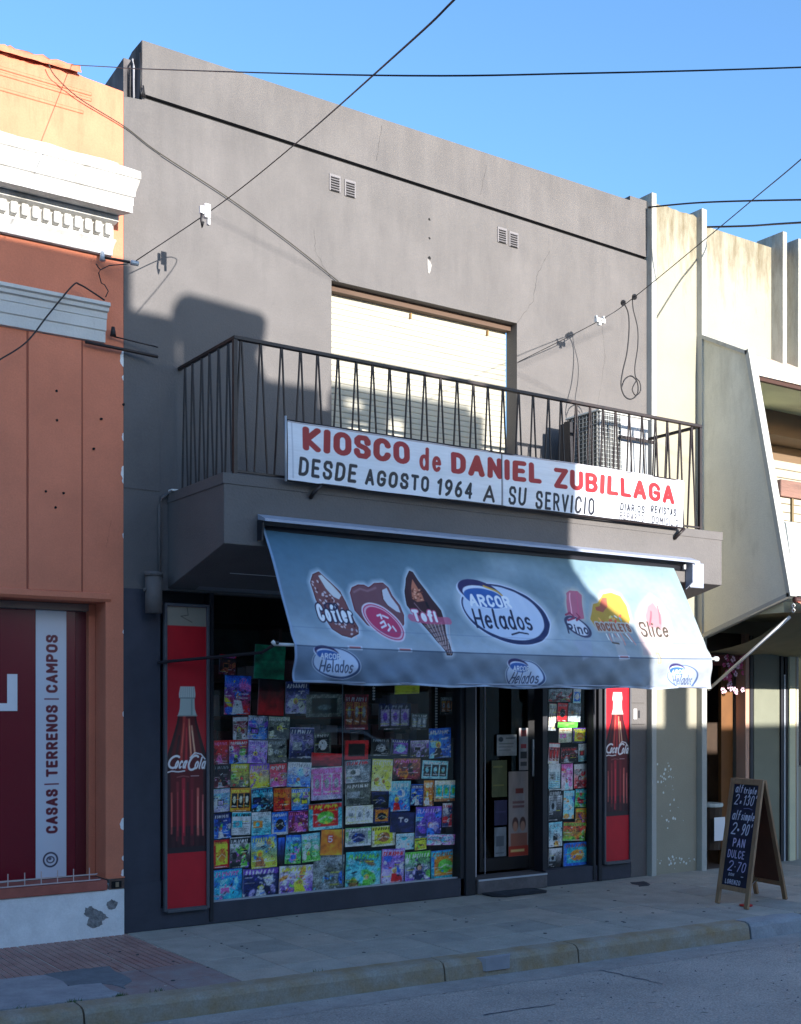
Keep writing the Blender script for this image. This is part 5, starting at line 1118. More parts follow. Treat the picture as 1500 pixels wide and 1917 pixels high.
ROWS = [
 # top of the left window
 ('upper part of the left shop window', [
  ((411, 1224, 442, 1263), 'kmreb', 'c', 'small dark leaflet with a dim red figure'), ((421, 1265, 470, 1338), 'brypwb', 'c', 'red and blue comic with a smiling girl'),
  ((477, 1208, 534, 1271), 'ddds', 'z', 'shiny green zip pouch'), ((484, 1273, 533, 1339), 'krmrw', 'z', 'red booklet under a black label'),
  ((535, 1276, 579, 1336), 'nqscw', 'c', 'dark weekly magazine with pale violet picture'), ((574, 1300, 641, 1342), 'aads', 'f', 'pale framed tray with dark teal inside'),  # framed reflection in the glass, painted as a display card
  ((646, 1300, 690, 1366), 'mmes', 'g', 'maroon pack with grey stripes'), ((710, 1317, 770, 1366), 'nkqvs', 'g', 'wide dark violet pack with grey windows'),
  ((740, 1283, 786, 1299), 'yyga', 'z', 'flat yellow green packet'), ((771, 1336, 800, 1366), 'aksw', 'g', 'small dark pack with grey squares'), ((826, 1305, 853, 1337), 'akes', 'g', 'small brown grey pack beside the pillar')]),
 ('second row from the top in the left shop window', [
  ((437, 1341, 465, 1386), 'mwsaw', 'c', 'whitish paper with a dark red masthead'), ((465, 1340, 502, 1384), 'sbqvw', 'c', 'steel blue magazine with violet figures'),
  ((503, 1341, 542, 1384), 'aacks', 'c', 'olive magazine with black figures, the upper of two alike'), ((543, 1362, 588, 1420), 'qnvsw', 'c', 'violet blue magazine of a dim crowd'),
  ((589, 1372, 620, 1413), 'aakw', 'b', 'dark green pack with a white ring'), ((804, 1363, 845, 1419), 'bblkw', 'c', 'bright blue pack with small dark figures'),
  ((646, 1386, 690, 1422), 'rrak', 'f', 'toy box with a bright red frame'), ((696, 1382, 731, 1415), 'kaks', 'b', 'dark toy pack with a white tag'), ((733, 1384, 768, 1415), 'nkvlw', 'b', 'dark navy pack with a white toy'), ((769, 1386, 803, 1417), 'qkvas', 'c', 'dusky mauve pack')]),
 ('row under the car reflection in the left shop window', [
  ((401, 1386, 430, 1431), 'rmrkp', 'c', 'dark red paper at the window edge'), ((430, 1385, 465, 1429), 'rbgkw', 'c', 'red and green comic with blue corner'), ((465, 1386, 501, 1429), 'qvqpv', 'c', 'lilac magazine with violet figures'),
  ((502, 1385, 537, 1427), 'aakcs', 'c', 'olive magazine with black figures, the lower of two alike'), ((583, 1410, 640, 1434), 'rmrks', 'z', 'crimson strip pack above the wide pink pack'),
  ((647, 1423, 695, 1465), 'sswapr', 'n', 'grey newspaper with pink masthead'), ((697, 1421, 735, 1481), 'yceasy', 'c', 'sand brown magazine with yellow masthead'), ((737, 1420, 787, 1459), 'emkop', 'c', 'brown and mauve comic'), ((791, 1424, 839, 1458), 'llklw', 'g', 'light blue pack with three dark windows')]),
 ('fifth row from the bottom in the left shop window', [
  ((401, 1431, 432, 1475), 'kmpks', 'c', 'black magazine with a pink face'), ((433, 1430, 467, 1473), 'yargw', 'c', 'striped magazine in yellow, green and red'), ((468, 1430, 505, 1475), 'vyovy', 'c', 'purple pack with a gold figure'),
  ((506, 1430, 538, 1473), 'rpmsw', 'c', 'red and rose magazine'), ((539, 1427, 583, 1473), 'wblqs', 'c', 'blue magazine with a white header'), ((583, 1436, 641, 1497), 'wqpsgp', 'g', 'wide pink pack with pale figures'),
  ((647, 1466, 695, 1507), 'aassw', 'n', 'grey green newspaper'), ((697, 1482, 728, 1512), 'nkkn', 'b', 'navy pack with a black square'), ((729, 1462, 769, 1519), 'lbbrw', 'c', 'sky blue pack with a red fish shape'), ((770, 1468, 794, 1508), 'bnblw', 'c', 'narrow blue pack'),
  ((794, 1461, 813, 1509), 'oecow', 'c', 'narrow tan and orange pack'), ((814, 1461, 857, 1500), 'cetgw', 'g', 'tan pack with turquoise bars')]),
 ('fourth row from the bottom in the left shop window', [
  ((401, 1476, 432, 1520), 'lqvbw', 'c', 'blue paper with white lettering shapes'), ((432, 1475, 470, 1519), 'ookcy', 'g', 'orange and yellow striped sticker pack'), ((472, 1475, 512, 1519), 'lknbt', 'c', 'cyan and black comic'), ((513, 1475, 546, 1518), 'ormor', 'c', 'fiery red comic'),
  ((547, 1475, 581, 1516), 'ybvnw', 'c', 'yellow and blue comic with violet foot'), ((579, 1503, 641, 1553), 'tlrgy', 'b', 'teal board book with a red figure and yellow edge'), ((648, 1508, 699, 1542), 'ccwsw', 'g', 'beige pack with white lettering shapes'),
  ((699, 1512, 731, 1541), 'nnoke', 'b', 'navy pack with an orange corner'), ((732, 1521, 778, 1558), 'nnkn', 'z', 'navy box with white letters'), ((779, 1510, 827, 1568), 'vnblq', 'c', 'violet magazine with a blue swirl'), ((829, 1503, 859, 1548), 'wnrwr', 'c', 'white and red pack beside the pillar')]),
 ('third row from the bottom in the left shop window', [
  ((401, 1522, 433, 1570), 'nbggw', 'c', 'green and blue comic with round eyes'), ((434, 1520, 470, 1563), 'wwtsk', 'n', 'white puzzle paper with teal stripes'), ((472, 1520, 508, 1563), 'wtotw', 'n', 'white puzzle paper with an orange edge'), ((509, 1520, 540, 1563), 'bwbkw', 'b', 'blue pack with a white cross shape'),
  ((541, 1518, 577, 1558), 'vmpnp', 'c', 'purple pack with a pink foot'), ((647, 1549, 695, 1584), 'gwsnbw', 'b', 'green edged photo book'), ((696, 1546, 741, 1584), 'wcyek', 'b', 'pale book with a gold picture'), ((742, 1560, 776, 1591), 'wlltw', 'c', 'pale mint leaflet'), ((777, 1569, 799, 1591), 'yygek', 'c', 'small yellow booklet'), ((800, 1562, 855, 1582), 'tppsw', 'c', 'flat pink and teal packet')]),
 ('second row from the bottom in the left shop window', [
  ((401, 1572, 430, 1625), 'rryoy', 'b', 'yellow book with a red mask shape'), ((431, 1567, 469, 1625), 'wkgpvw', 'c', 'white colouring book with a magenta figure'), ((471, 1563, 519, 1625), 'byoecy', 'c', 'blue and yellow book with cartoon animals'), ((520, 1568, 534, 1617), 'bkkk', 'z', 'narrow black spine with a blue top'),
  ((535, 1563, 565, 1617), 'bgpgl', 'c', 'blue and green book with a pink shape'), ((566, 1560, 600, 1613), 'lggyw', 'c', 'leafy green book'), ((601, 1553, 644, 1601), 'oooee', 'z', 'orange sticker book with a white number')]),
 ('bottom row of the left shop window', [
  ((401, 1627, 454, 1688), 'btltp', 'c', 'turquoise sea picture book'), ((455, 1625, 522, 1679), 'nnvqbw', 'c', 'navy book with white and violet ghostly shapes'), ((523, 1620, 586, 1672), 'wvgyoy', 'c', 'lilac activity book with a yellow green foot'), ((587, 1601, 645, 1668), 'salbs', 'c', 'grey green picture book'),
  ((648, 1594, 714, 1662), 'tlegg', 'c', 'teal sky farm picture book'), ((715, 1589, 758, 1653), 'vqbwr', 'c', 'violet book with a red title shape'), ((759, 1594, 806, 1650), 'gvqnw', 'c', 'violet and white robot book'), ((807, 1591, 860, 1645), 'btoge', 'b', 'blue book with a golden dog in the left shop window corner')]),
 ('narrow right shop window', [
  ((1028, 1290, 1072, 1314), 'samrs', 'c', 'grey and red pack at the top'), ((1074, 1290, 1088, 1316), 'wlbw', 'b', 'tiny white and blue packet'), ((1028, 1316, 1042, 1368), 'mscas', 'g', 'narrow grey and red strip paper'), ((1044, 1316, 1063, 1351), 'rmrks', 'b', 'dark red badge pack'), ((1065, 1316, 1088, 1351), 'ssaes', 'n', 'small grey green paper'),
  ((1045, 1352, 1082, 1362), 'ggag', 'z', 'flat olive green packet'), ((1047, 1363, 1071, 1390), 'ccpse', 'n', 'cream card under the green packet'), ((1073, 1363, 1099, 1391), 'vnyoy', 'b', 'purple card with a yellow flower'), ((1028, 1391, 1048, 1430), 'rwmrw', 'g', 'red banded paper'), ((1051, 1399, 1082, 1428), 'mkssr', 'c', 'dark red photo card'),
  ((1084, 1392, 1103, 1425), 'wlmrs', 'n', 'pale paper with red lines'), ((1028, 1430, 1050, 1476), 'wlsaw', 'n', 'bluish newspaper with a white head'), ((1052, 1430, 1073, 1479), 'pwrlp', 'c', 'pink and white magazine'), ((1076, 1430, 1103, 1475), 'wrsmw', 'c', 'white magazine with a red band'), ((1028, 1477, 1053, 1537), 'wkskw', 'n', 'tall black and white newspaper'),
  ((1056, 1480, 1076, 1533), 'llbow', 'c', 'pale cyan magazine'), ((1078, 1477, 1103, 1511), 'tgtrw', 'c', 'teal card with a green rim'), ((1078, 1513, 1103, 1548), 'oevpg', 'c', 'orange and violet card'), ((1028, 1539, 1053, 1585), 'lwoks', 'c', 'black and white paper with an orange figure'), ((1055, 1539, 1097, 1574), 'rggoe', 'c', 'green book with a red top'),
  ((1028, 1588, 1052, 1623), 'wkskw', 'n', 'short black and white newspaper at the bottom'), ((1056, 1577, 1105, 1620), 'bbtoe', 'b', 'blue book with a golden dog in the bottom right corner')]),
]
k = 0
for where, L in ROWS:
    for rect, pal, st, desc in L:
        k += 1; kind = ('newspaper' if ('newspaper' in desc or 'paper' in desc.split()[-1]) else 'pouch' if 'pouch' in desc else 'book' if 'book' in desc else 'pack' if ('pack' in desc or 'box' in desc or 'tray' in desc or 'card' in desc) else 'magazine')
        lab = desc+(', '+where if 'shop window' not in desc else '')
        if len(lab.split()) > 16: lab = desc+', left shop window'
        item({'newspaper': 'newspaper', 'pouch': 'zip_pouch', 'book': 'picture_book', 'pack': 'toy_pack', 'magazine': 'magazine'}[kind], kind, rect, pal, st, lab, k, '5' if 'number' in desc else 'To' if 'white letters' in desc else None, group='papers, books and toy packs on show in the shop windows')
# display shelves behind the papers, dimly seen
ds = thing('display_shelving', 'dark brown display shelving inside the left shop window', 'shelf', (1.9, .6, .14))
SH = mat('dark_shelf_wood', (70, 44, 38), .7, var=.2, scale=5)
for z in (.9, 1.30, 1.55, 1.85): box('shelf', .75, 3.05, .40, .75, z, z+.03, SH, ds)
for x in (.75, 1.5, 2.3, 3.02): box('upright', x, x+.03, .40, .75, .136, 2.3, SH, ds)
box('shelf_back', .75, 3.05, .751, .77, .136, 2.3, mat('shelf_back_green', (44, 56, 52), .8, var=.4, scale=9), ds)
g = random.Random(3)
for z in (1.33, 1.58, 1.88):
    x = .8
    while x < 2.9:
        w = g.uniform(.05, .14); h = g.uniform(.08, .18)
        o = box('packet', x, x+w*.9, .44, .52, z, z+h, mat('packet_'+g.choice('abcde'), g.choice(((90, 40, 44), (60, 70, 90), (110, 104, 84), (54, 84, 72), (130, 120, 120))), .6), None)
        o['kind'] = 'stuff'; o.name = 'packet'; o.parent = ds; o.location = -ds.location; del o['kind']; x += w
for px, y0_, y1_, lab in ((817, 1284, 1363, 'string of white beads hanging in the left shop window near the pillar'), (700, 1288, 1312, 'short string of white beads hanging in the middle of the left shop window')):
    mb = MB(); y = y0_
    while y < y1_:
        p = at(px, y, .20); mb.box(p.x-.010, p.x+.010, .195, .205, p.z-.007, p.z+.007); y += 5.2
    p0 = at(px, y0_-6, .2); mb.box(p0.x-.001, p0.x+.001, .206, .208, at(px, y1_, .2).z, p0.z+.2)
    o = mb.out('bead_string', PLAST); tag(o, lab, 'beads', kind='stuff')
# posters on the shop door
def poster(x0, x1, z0, z1, base, label, marks, Y=.297):
    cv = Canvas(x0, x1, z0, z1, 40, int(40*(z1-z0)/(x1-x0))+4, base); cv.noise(.2, 5, int(x0*90))
    w = x1-x0; h = z1-z0
    for t_, u0, v0, u1, v1, c in marks:
        if t_ == 'r': cv.rect(x0+u0*w, x0+u1*w, z0+v0*h, z0+v1*h, c)
        else: cv.ell(x0+u0*w, z0+v0*h, u1*w, v1*h, c)
    o = sheet('door_poster', cv, lambda X, Y_: (X, Y, Y_), PM, None, thick=.002); tag(o, label, 'poster', 'notices on the shop door')
poster(3.72, 3.955, 1.20, 1.395, (150, 156, 160), 'grey white notice on the shop door, upper left', [('e', .2, .78, .12, .12, (50, 60, 70)), ('r', .45, .8, .9, .86, (80, 90, 96)), ('r', .1, .55, .85, .6, (100, 108, 112)), ('r', .1, .4, .8, .44, (110, 116, 120)), ('r', .1, .25, .7, .29, (110, 116, 120))])
poster(3.985, 4.095, 1.06, 1.455, (150, 146, 148), 'narrow white sticker column on the shop door, upper right', [('r', .2, .8, .8, .95, (150, 60, 60)), ('r', .2, .52, .8, .62, (150, 40, 50)), ('r', .15, .28, .85, .44, (50, 50, 56)), ('r', .15, .1, .85, .2, (70, 70, 76))])
poster(3.66, 3.84, .82, 1.16, (78, 84, 52), 'olive green notice on the shop door', [('r', .1, .8, .7, .85, (110, 112, 60)), ('r', .1, .3, .8, .34, (110, 112, 60))])
poster(3.69, 3.84, .56, .79, (44, 44, 74), 'dark blue notice on the shop door', [('r', .1, .5, .9, .56, (60, 60, 96))])
poster(3.69, 3.83, .27, .54, (120, 128, 134), 'pale grey notice low on the shop door', [('r', .15, .35, .8, .7, (84, 92, 100)), ('r', .1, .1, .8, .14, (90, 98, 104))])
poster(3.86, 4.095, .26, 1.05, (150, 140, 138), 'tall pale poster with two faces and an orange foot on the shop door', [('r', .35, .74, .75, .80, (120, 50, 44)), ('r', .2, .62, .8, .65, (120, 84, 84)), ('r', .2, .57, .8, .60, (120, 84, 84)), ('e', .34, .38, .16, .08, (84, 56, 50)), ('e', .72, .38, .16, .08, (84, 56, 50)), ('e', .34, .35, .12, .06, (170, 124, 104)), ('e', .72, .35, .12, .06, (176, 130, 110)),
       ('r', .1, .1, .95, .27, (150, 96, 80)), ('r', .0, .0, 1, .12, (170, 60, 44)), ('r', .1, .05, .8, .08, (220, 190, 120))])

# ============================================================ WIRES AND FITTINGS
def wire(label, pts, r, cat='cable', name='cable', m=CABLE):
    """pts: (px, py, Y) knots; smoothed"""
    P = [at(*p) for p in pts]; Q = []
    for i in range(len(P)-1):
        a, b, c, d = P[max(i-1, 0)], P[i], P[i+1], P[min(i+2, len(P)-1)]
        for k in range(8):
            t = k/8; Q.append(.5*((2*b)+(c-a)*t+(2*a-5*b+4*c-d)*t*t+(3*b-a-3*c+d)*t**3))
    Q.append(P[-1]); o = tube(name, Q, r, m, None, 6); tag(o, label, cat, 'cables strung along and over the facades'); return o
wire('long black overhead cable crossing the whole sky above the roofs', [(20, 117, 3.0), (85, 119, 1.5), (200, 125, -1.6), (270, 129, -2.6), (700, 141, -5.2), (1100, 137, -5.6), (1500, 126, -5.8), (1900, 110, -6)], .0026)
wire('black cable slanting from the top centre down to the bracket at the left corner', [(1010, -165, -6.2), (850, 0, -5.6), (750, 95, -5.0), (550, 272, -2.0), (415, 380, -.80), (255, 488, -.27)], .0036)
OLV = mat('olive_cable', (52, 48, 38), .7)
wire('thin drooping cable from the salmon roof edge down to the upper window corner', [(91, 119, -.07), (104, 143, -.06), (150, 185, -.03), (235, 238, -.02), (295, 284, -.02), (430, 372, -.02), (540, 452, -.02), (634, 527, -.02)], .0040, m=OLV)
wire('black cable slanting up to the right edge from the upper window', [(970, 678, -.02), (1123, 600, -.5), (1188, 556, -.8), (1330, 440, -2.4), (1420, 365, -3.4), (1500, 298, -4.2), (1700, 120, -5.4)], .0036)
wire('short curved cable at the left edge over the white architrave', [(-60, 705, -.16), (0, 673, -.16), (50, 640, -.15), (90, 590, -.13), (136, 535, -.11), (150, 533, -.10), (175, 548, -.10), (196, 562, -.08)], .006)
wire('cable low over the cream roof, the upper one at the right edge', [(1214, 388, -.03), (1300, 380, -.6), (1400, 376, -1.2), (1560, 373, -2.0)], .008)
wire('cable low over the cream roof, the lower one at the right edge', [(1322, 425, -.05), (1400, 423, -.6), (1460, 419, -1.2), (1560, 413, -2.0)], .010)
wire('black cable loop hanging from the slanting cable, the left one', [(1168, 567, -.7), (1176, 585, -.7), (1178, 615, -.7), (1174, 660, -.7), (1166, 695, -.7), (1163, 722, -.7), (1170, 742, -.7), (1183, 747, -.7), (1194, 735, -.7), (1193, 715, -.7), (1182, 704, -.7), (1170, 710, -.7), (1164, 725, -.7)], .006)
wire('dark cable loop hanging from the slanting cable, the right one', [(1184, 560, -.75), (1186, 580, -.75), (1194, 615, -.75), (1194, 650, -.75), (1189, 685, -.75), (1190, 705, -.75), (1198, 716, -.75), (1199, 732, -.75), (1190, 740, -.75), (1184, 728, -.75), (1192, 712, -.75)], .005)
for px, py, Y, lab in ((1188, 556, -.8, 'black clamp on the slanting cable, upper of two'), (1167, 567, -.7, 'black clamp on the slanting cable, lower of two')):
    p = at(px, py, Y); MB().tube([p-Vector((.02, .02, .012)), p+Vector((.02, .02, .014))], .024, 10).out('cable_clamp', CABLE, None, bevel=.004); o = COL.objects[-1]; tag(o, lab, 'clamp', 'clamps on the slanting cable')
def insulator(lab, px, py, Y, s):
    p = at(px, py, Y); t = thing('cable_insulator', lab, 'insulator', p, 'white cable holders')
    def L(*q): return [p+Vector(v)*s for v in q]
    def bx(n, a, b, m, bv=.003): box(n, p.x+a[0]*s, p.x+b[0]*s, p.y+a[1]*s, p.y+b[1]*s, p.z+a[2]*s, p.z+b[2]*s, m, t, bv)
    return p, bx, t
p, bx, t = insulator('white plastic cable holder with a dark hook on the left slanting cable', 383, 402, -.70, 1)
bx('plate', (-.005, -.02, -.02), (.04, .02, .075), PLAST); bx('plate', (-.035, -.015, .0), (-.008, .015, .055), PLAST); bx('plate', (.02, -.015, -.065), (.04, .015, -.023), PLAST); tube('hook', [p+Vector((-.03, -.02, .0)), p+Vector((-.035, -.02, -.05)), p+Vector((-.025, -.02, -.10)), p+Vector((-.018, -.02, -.06))], .008, CABLE, t, 6)
p, bx, t = insulator('white plastic cable holder on the right slanting cable', 1123, 600, -.5, 1)
bx('plate', (-.05, -.02, -.022), (.055, .02, .016), PLAST); bx('plate', (-.02, -.015, -.045), (.012, .015, -.025), PLAST); bx('tab', (-.055, -.015, .017), (-.035, .015, .035), PLAST); bx('tab', (.035, -.015, .017), (.05, .015, .045), PLAST); tube('pin', [p+Vector((0, -.024, -.005)), p+Vector((0, -.01, -.005))], .006, CABLE, t, 6)
br = thing('wall_bracket', 'iron bracket with insulator at the top of the salmon wall corner', 'bracket', at(190, 480, -.06))
a = at(191, 481, -.06); b = at(250, 492, -.25)
tube('arm', [a, b], .010, STEEL, br, 6); tube('insulator_cup', [a+Vector((0, -.01, -.03)), a+Vector((0, -.01, .035))], .022, ALU, br, 10, .014); tube('insulator_cup', [b+Vector((-.02, 0, 0)), b+Vector((.035, 0, .0))], .018, ALU, br, 10)
tube('loose_wire', [at(x, y, -.08) for x, y in ((240, 494), (205, 497), (188, 505), (185, 511), (190, 530), (196, 533), (203, 545), (198, 556))], .004, CABLE, br, 6); tube('loose_wire', [at(x, y, -.05) for x, y in ((180, 494), (187, 504))], .004, CABLE, br, 6)
br2 = thing('wall_bracket', 'two bar iron bracket beside the white architrave end', 'bracket', at(212, 620, -.03))
tube('arm', [at(213, 630, -.03), at(296, 650, -.10)], .005, STEEL, br2, 6); tube('arm', [at(160, 640, -.05), at(235, 655, -.05), at(296, 668, -.10)], .012, STEEL, br2, 6); tube('insulator_cup', [at(212, 629, -.05), at(212, 612, -.05)], .022, CABLE, br2, 10, .012)
lp = thing('wall_lamp', 'grey painted cylinder fitting with conduit on the left pilaster of the kiosk', 'lamp', at(288, 1110, -.08))
c_ = at(288, 1110, -.08); tube('housing', [Vector((c_.x, -.08, at(288, 1148, -.08).z)), Vector((c_.x, -.08, at(288, 1078, -.08).z))], .062, GREY, lp, 20); tube('cap', [Vector((c_.x, -.08, at(288, 1079, -.08).z)), Vector((c_.x, -.08, at(288, 1071, -.08).z))], .068, GREY, lp, 20)
box('mount', c_.x-.03, c_.x+.03, -.03, -.0005, c_.z-.05, c_.z+.05, GREY, lp); tube('knob', [(c_.x-.062, -.08, c_.z+.02), (c_.x-.078, -.08, c_.z+.02)], .014, GREY, lp)
tube('conduit', [(.272, -.018, 2.62), (.272, -.018, 3.14), (.285, -.02, 3.20), (.335, -.03, 3.235)], .012, GREY, lp, 8)
wp = at(328, 918, -.12); box('white_cap', wp.x-.035, wp.x+.035, -.14, -.08, wp.z-.006, wp.z+.006, PLAST, lp)
# gas cover on the right pilaster
gc = thing('cover_plate', 'grey utility cover with a white sticker on the right pilaster', 'cover', at(1194, 1350, -.01))
x0, x1 = at(1181, 1320, -.01).x, at(1207, 1320, -.01).x
box('upper_plate', x0, x1, -.012, -.0005, at(1194, 1316, 0).z, 2.0, GREY, gc, .002); box('lower_plate', x0-.004, x1+.008, -.020, -.0005, at(1194, 1356, 0).z, at(1194, 1318, 0).z, GREY, gc, .003)
box('sticker', x0+.03, x0+.07, -.0225, -.0205, at(1194, 1346, 0).z, at(1194, 1327, 0).z, WHT, gc); box('latch', x0+.09, x0+.11, -.024, -.0205, at(1194, 1344, 0).z, at(1194, 1330, 0).z, DKGREY, gc)
# unseen wires added behind the photographer so that soft shadows cross the wall
def shadow_cable(p, q, Y, lab):
    def sh_(v): return Vector((v[0]+SUN_K*-Y, Y, v[1]+SUN_T*-Y))
    a, b = sh_(p), sh_(q); d = (b-a); o = tube('cable', [a-d*.55, a, a.lerp(b, .5)-Vector((0, 0, .02)), b, b+d*1.6], .0045, CABLE, None, 6); tag(o, lab, 'cable')
shadow_cable((1.84, 5.11), (3.98, 4.60), -9.6, 'unseen cable added high behind the photographer to shade the wall, sloping down to the right')
shadow_cable((2.95, 4.36), (3.70, 4.72), -9.6, 'unseen cable added high behind the photographer to shade the wall, sloping up to the right')

# ============================================================ PAVEMENT THINGS
q = [gnd(*p) for p in ((908, 1669), (938, 1681), (1030, 1674), (992, 1662))]
dm = thing('door_mat', 'thin dark rubber mat on the pavement in front of the shop door', 'door mat', (3.6, -.12, 0))
MB().prism([(3.30, -.02), (3.80, -.02), (3.86, -.06), (3.86, -.24), (3.82, -.28), (3.36, -.28), (3.30, -.24), (3.27, -.20), (3.27, -.06)], 'z', .003, .016).out('mat_body', mat('black_rubber', (40, 42, 48), .8, bump=.5, bscale=80), dm, bevel=.004)
MB().prism([(3.34, -.06), (3.80, -.06), (3.80, -.23), (3.36, -.23)], 'z', .0165, .019).out('mat_field', mat('rubber_field', (58, 62, 70), .85, bump=.8, bscale=120), dm)
# folding chalk board
ab = thing('chalk_board', 'wooden folding pavement board with white chalk prices, standing by the kerb', 'chalkboard', (4.95, -1.58, 0))
TT = Vector((4.95, -1.58, 1.035)); FF = Vector((4.62, -1.69, 0)); BBk = Vector((5.29, -1.53, 0)); wv = Vector((-.05, -.375, 0)).normalized()
def board(foot, front):
    up = (TT-foot); L = up.length; up.normalize(); nn = wv.cross(up).normalized()
    if (nn.x > 0) == front: nn = -nn
    def P(u, v, n): return foot+wv*u+up*v+nn*n
    def bar(name, u0, u1, v0, v1, n0, n1, m):
        mb = MB(); mb.v = [tuple(P(u, v, n)) for u in (u0, u1) for v in (v0, v1) for n in (n0, n1)]
        mb.f = [(0, 1, 3, 2), (4, 6, 7, 5), (0, 4, 5, 1), (2, 3, 7, 6), (0, 2, 6, 4), (1, 5, 7, 3)]; mb.out(name, m, ab, bevel=.002)
    HW = .195
    for s in (-1, 1): bar('leg', s*HW-(.045 if s > 0 else 0), s*HW+(.045 if s < 0 else 0), .0, L, 0, .022, WOOD)
    bar('crossbar', -HW+.0455, HW-.0455, L-.05, L, .0, .021, WOOD); bar('crossbar', -HW+.0455, HW-.0455, .125, .165, .0, .021, WOOD)
    bar('board_panel', -HW+.0455, HW-.0455, .1655, L-.0505, .004, .010, HARD)
    return P, L, HW
P, L, HW = board(FF, True)
cv = Canvas(-HW+.046, HW-.046, .166, L-.051, 84, 250, (26, 26, 48)); cv.noise(.5, 5, 3, 2)
for k_ in range(30): cv.ell(rnd.uniform(-.14, .14), rnd.uniform(.2, 1.0), .05, .03, (70, 70, 96), .12, soft=8)
CH = (214, 214, 232); V = lambda py: (1697-py)/237*L
def chalk(s, u0, u1, pyb, h, wd=.0085, col=CH, sl=.2, gap=.22): write(cv, s, u0, u1, V(pyb), h, wd, col, sl, gap)
chalk('alf', -.13, -.045, 1487, .075); chalk('triple', -.03, .125, 1488, .060)
chalk('2', -.125, -.08, 1510, .095); chalk('x', -.06, -.04, 1508, .04); chalk('130', -.02, .10, 1510, .09); chalk("'", .115, .125, 1510, .09); cv.line([(-.0, V(1516)), (.06, V(1515)), (.10, V(1517))], .006, (120, 124, 170))
chalk('alf', -.13, -.04, 1539, .085); chalk('simple', -.02, .135, 1538, .070)
chalk('2', -.12, -.065, 1566, .105, .010); cv.ell(-.035, V(1557), .012, .012, CH); chalk('90', .0, .085, 1566, .10, .010); chalk("'", .10, .11, 1566, .10)
chalk('PAN', -.08, .065, 1589, .075, .010, (206, 196, 232), .05); chalk('DULCE', -.125, .075, 1610, .070, .009, (196, 188, 226), .05)
chalk('2', -.105, -.05, 1634, .090, .009, (190, 184, 226)); chalk('.', -.03, -.02, 1634, .08); chalk('70', .0, .10, 1634, .085, .009, (190, 184, 226)); chalk('DON', -.085, -.02, 1643, .025, .005); chalk('-', .06, .09, 1646, .04, .006)
chalk('LORENZO', -.115, .065, 1658, .040, .006, CH, .05)
cv.line([(.02, V(1678)), (.02, V(1673))], .005, CH)
def cb_pos(X, Y):
    o = np.array([[P(x, y, .0235)[i] for i in range(3)] for x, y in ((0, 0), (1, 0), (0, 1))]); A = o[0]; dx_ = o[1]-A; dy_ = o[2]-A
    return tuple(A[i]+X*dx_[i]+Y*dy_[i]-(.0125*nnv[i]) for i in range(3))
nnv = (P(0, 0, 1)-P(0, 0, 0)); sheet('chalk_face', cv, cb_pos, printed('chalk_surface', .8), ab, back=False)
P2, L2, _ = board(BBk, False)
tube('chain', [P(-.10, .16, -.01), Vector((4.95, -1.6, .13)), P2(-.10, .16, -.01)], .004, ALU, ab, 6)
p = gnd(1397, 1697); o = MB().prism([(p.x+.055*math.cos(a), p.y+.055*math.sin(a)) for a in np.arange(0, 6.28, .35)], 'z', .006, .016).out('red_disc', mat('red_plastic', (196, 30, 34), .4), None, bevel=.003)
tag(o, 'flat red disc under the front foot of the chalk board', 'disc')
# bakery things
fl = thing('flower_garland', 'pink paper flower garland hanging at the bakery door', 'garland', at(1372, 1230, -.06))
PK = [mat('pink_petal', (206, 84, 130), .7), mat('pale_petal', (236, 196, 214), .7)]; g = random.Random(4)
for k_ in range(34):
    px = g.uniform(1352, 1394); py = g.uniform(1228, 1296); Y = -.06-g.uniform(0, .06); p = at(px, py, Y); s = g.uniform(.012, .024)
    mb = MB(); n0 = 5
    for i in range(n0):
        a = 6.283*i/n0+g.random(); c = (p.x+s*math.cos(a), p.z+s*math.sin(a))
        mb.prism([(c[0]+s*.62*math.cos(b), c[1]+s*.62*math.sin(b)) for b in np.arange(0, 6.2, 1.05)], 'y', Y-.004-.001*i, Y-.001*i)
    mb.out('flower', PK[1] if py > 1276 else PK[0 if g.random() < .8 else 1], fl)
tube('string', [at(1375, 1215, -.05), at(1372, 1290, -.05)], .003, CABLE, fl, 6)
bs = thing('bakery_shelf', 'brown shelf rack with goods inside the bakery doorway', 'shelf', (6.4, .9, 0))
SB = mat('rack_wood', (150, 112, 88), .6)
for z in (.55, .82, 1.1, 1.38, 1.65): box('shelf', 6.15, 7.0, .85, 1.15, z, z+.025, SB, bs)
for x in (6.15, 6.56, 6.97): box('upright', x, x+.025, .85, 1.15, 0, 1.95, SB, bs)
for k_ in range(16):
    x = 6.2+(k_ % 6)*.12+g.uniform(0, .03); z = (.575, .845, 1.125, 1.405)[k_ % 4]
    box('loaf_bag', x, x+g.uniform(.06, .10), .88, .98, z, z+g.uniform(.08, .2), mat('goods_'+'abcd'[k_ % 4], ((170, 30, 40), (60, 80, 150), (190, 160, 110), (50, 100, 70))[k_ % 4], .6), bs, .006)
st = thing('bakery_bin', 'small dark bin with a pale lid and white notice in the bakery doorway', 'bin', at(1335, 1590, .1))
p = at(1333, 1590, .1); MB().tube([(p.x, .12, .18), (p.x+.0, .12, .62)], .10, 14, .12).out('body', BK, st); MB().tube([(p.x, .12, .621), (p.x, .12, .66)], .13, 14).out('lid', mat('pale_lid', (190, 196, 190), .5), st, bevel=.006)
box('notice', p.x-.09, p.x+.07, -.012, -.008, .28, .52, WHT, st)
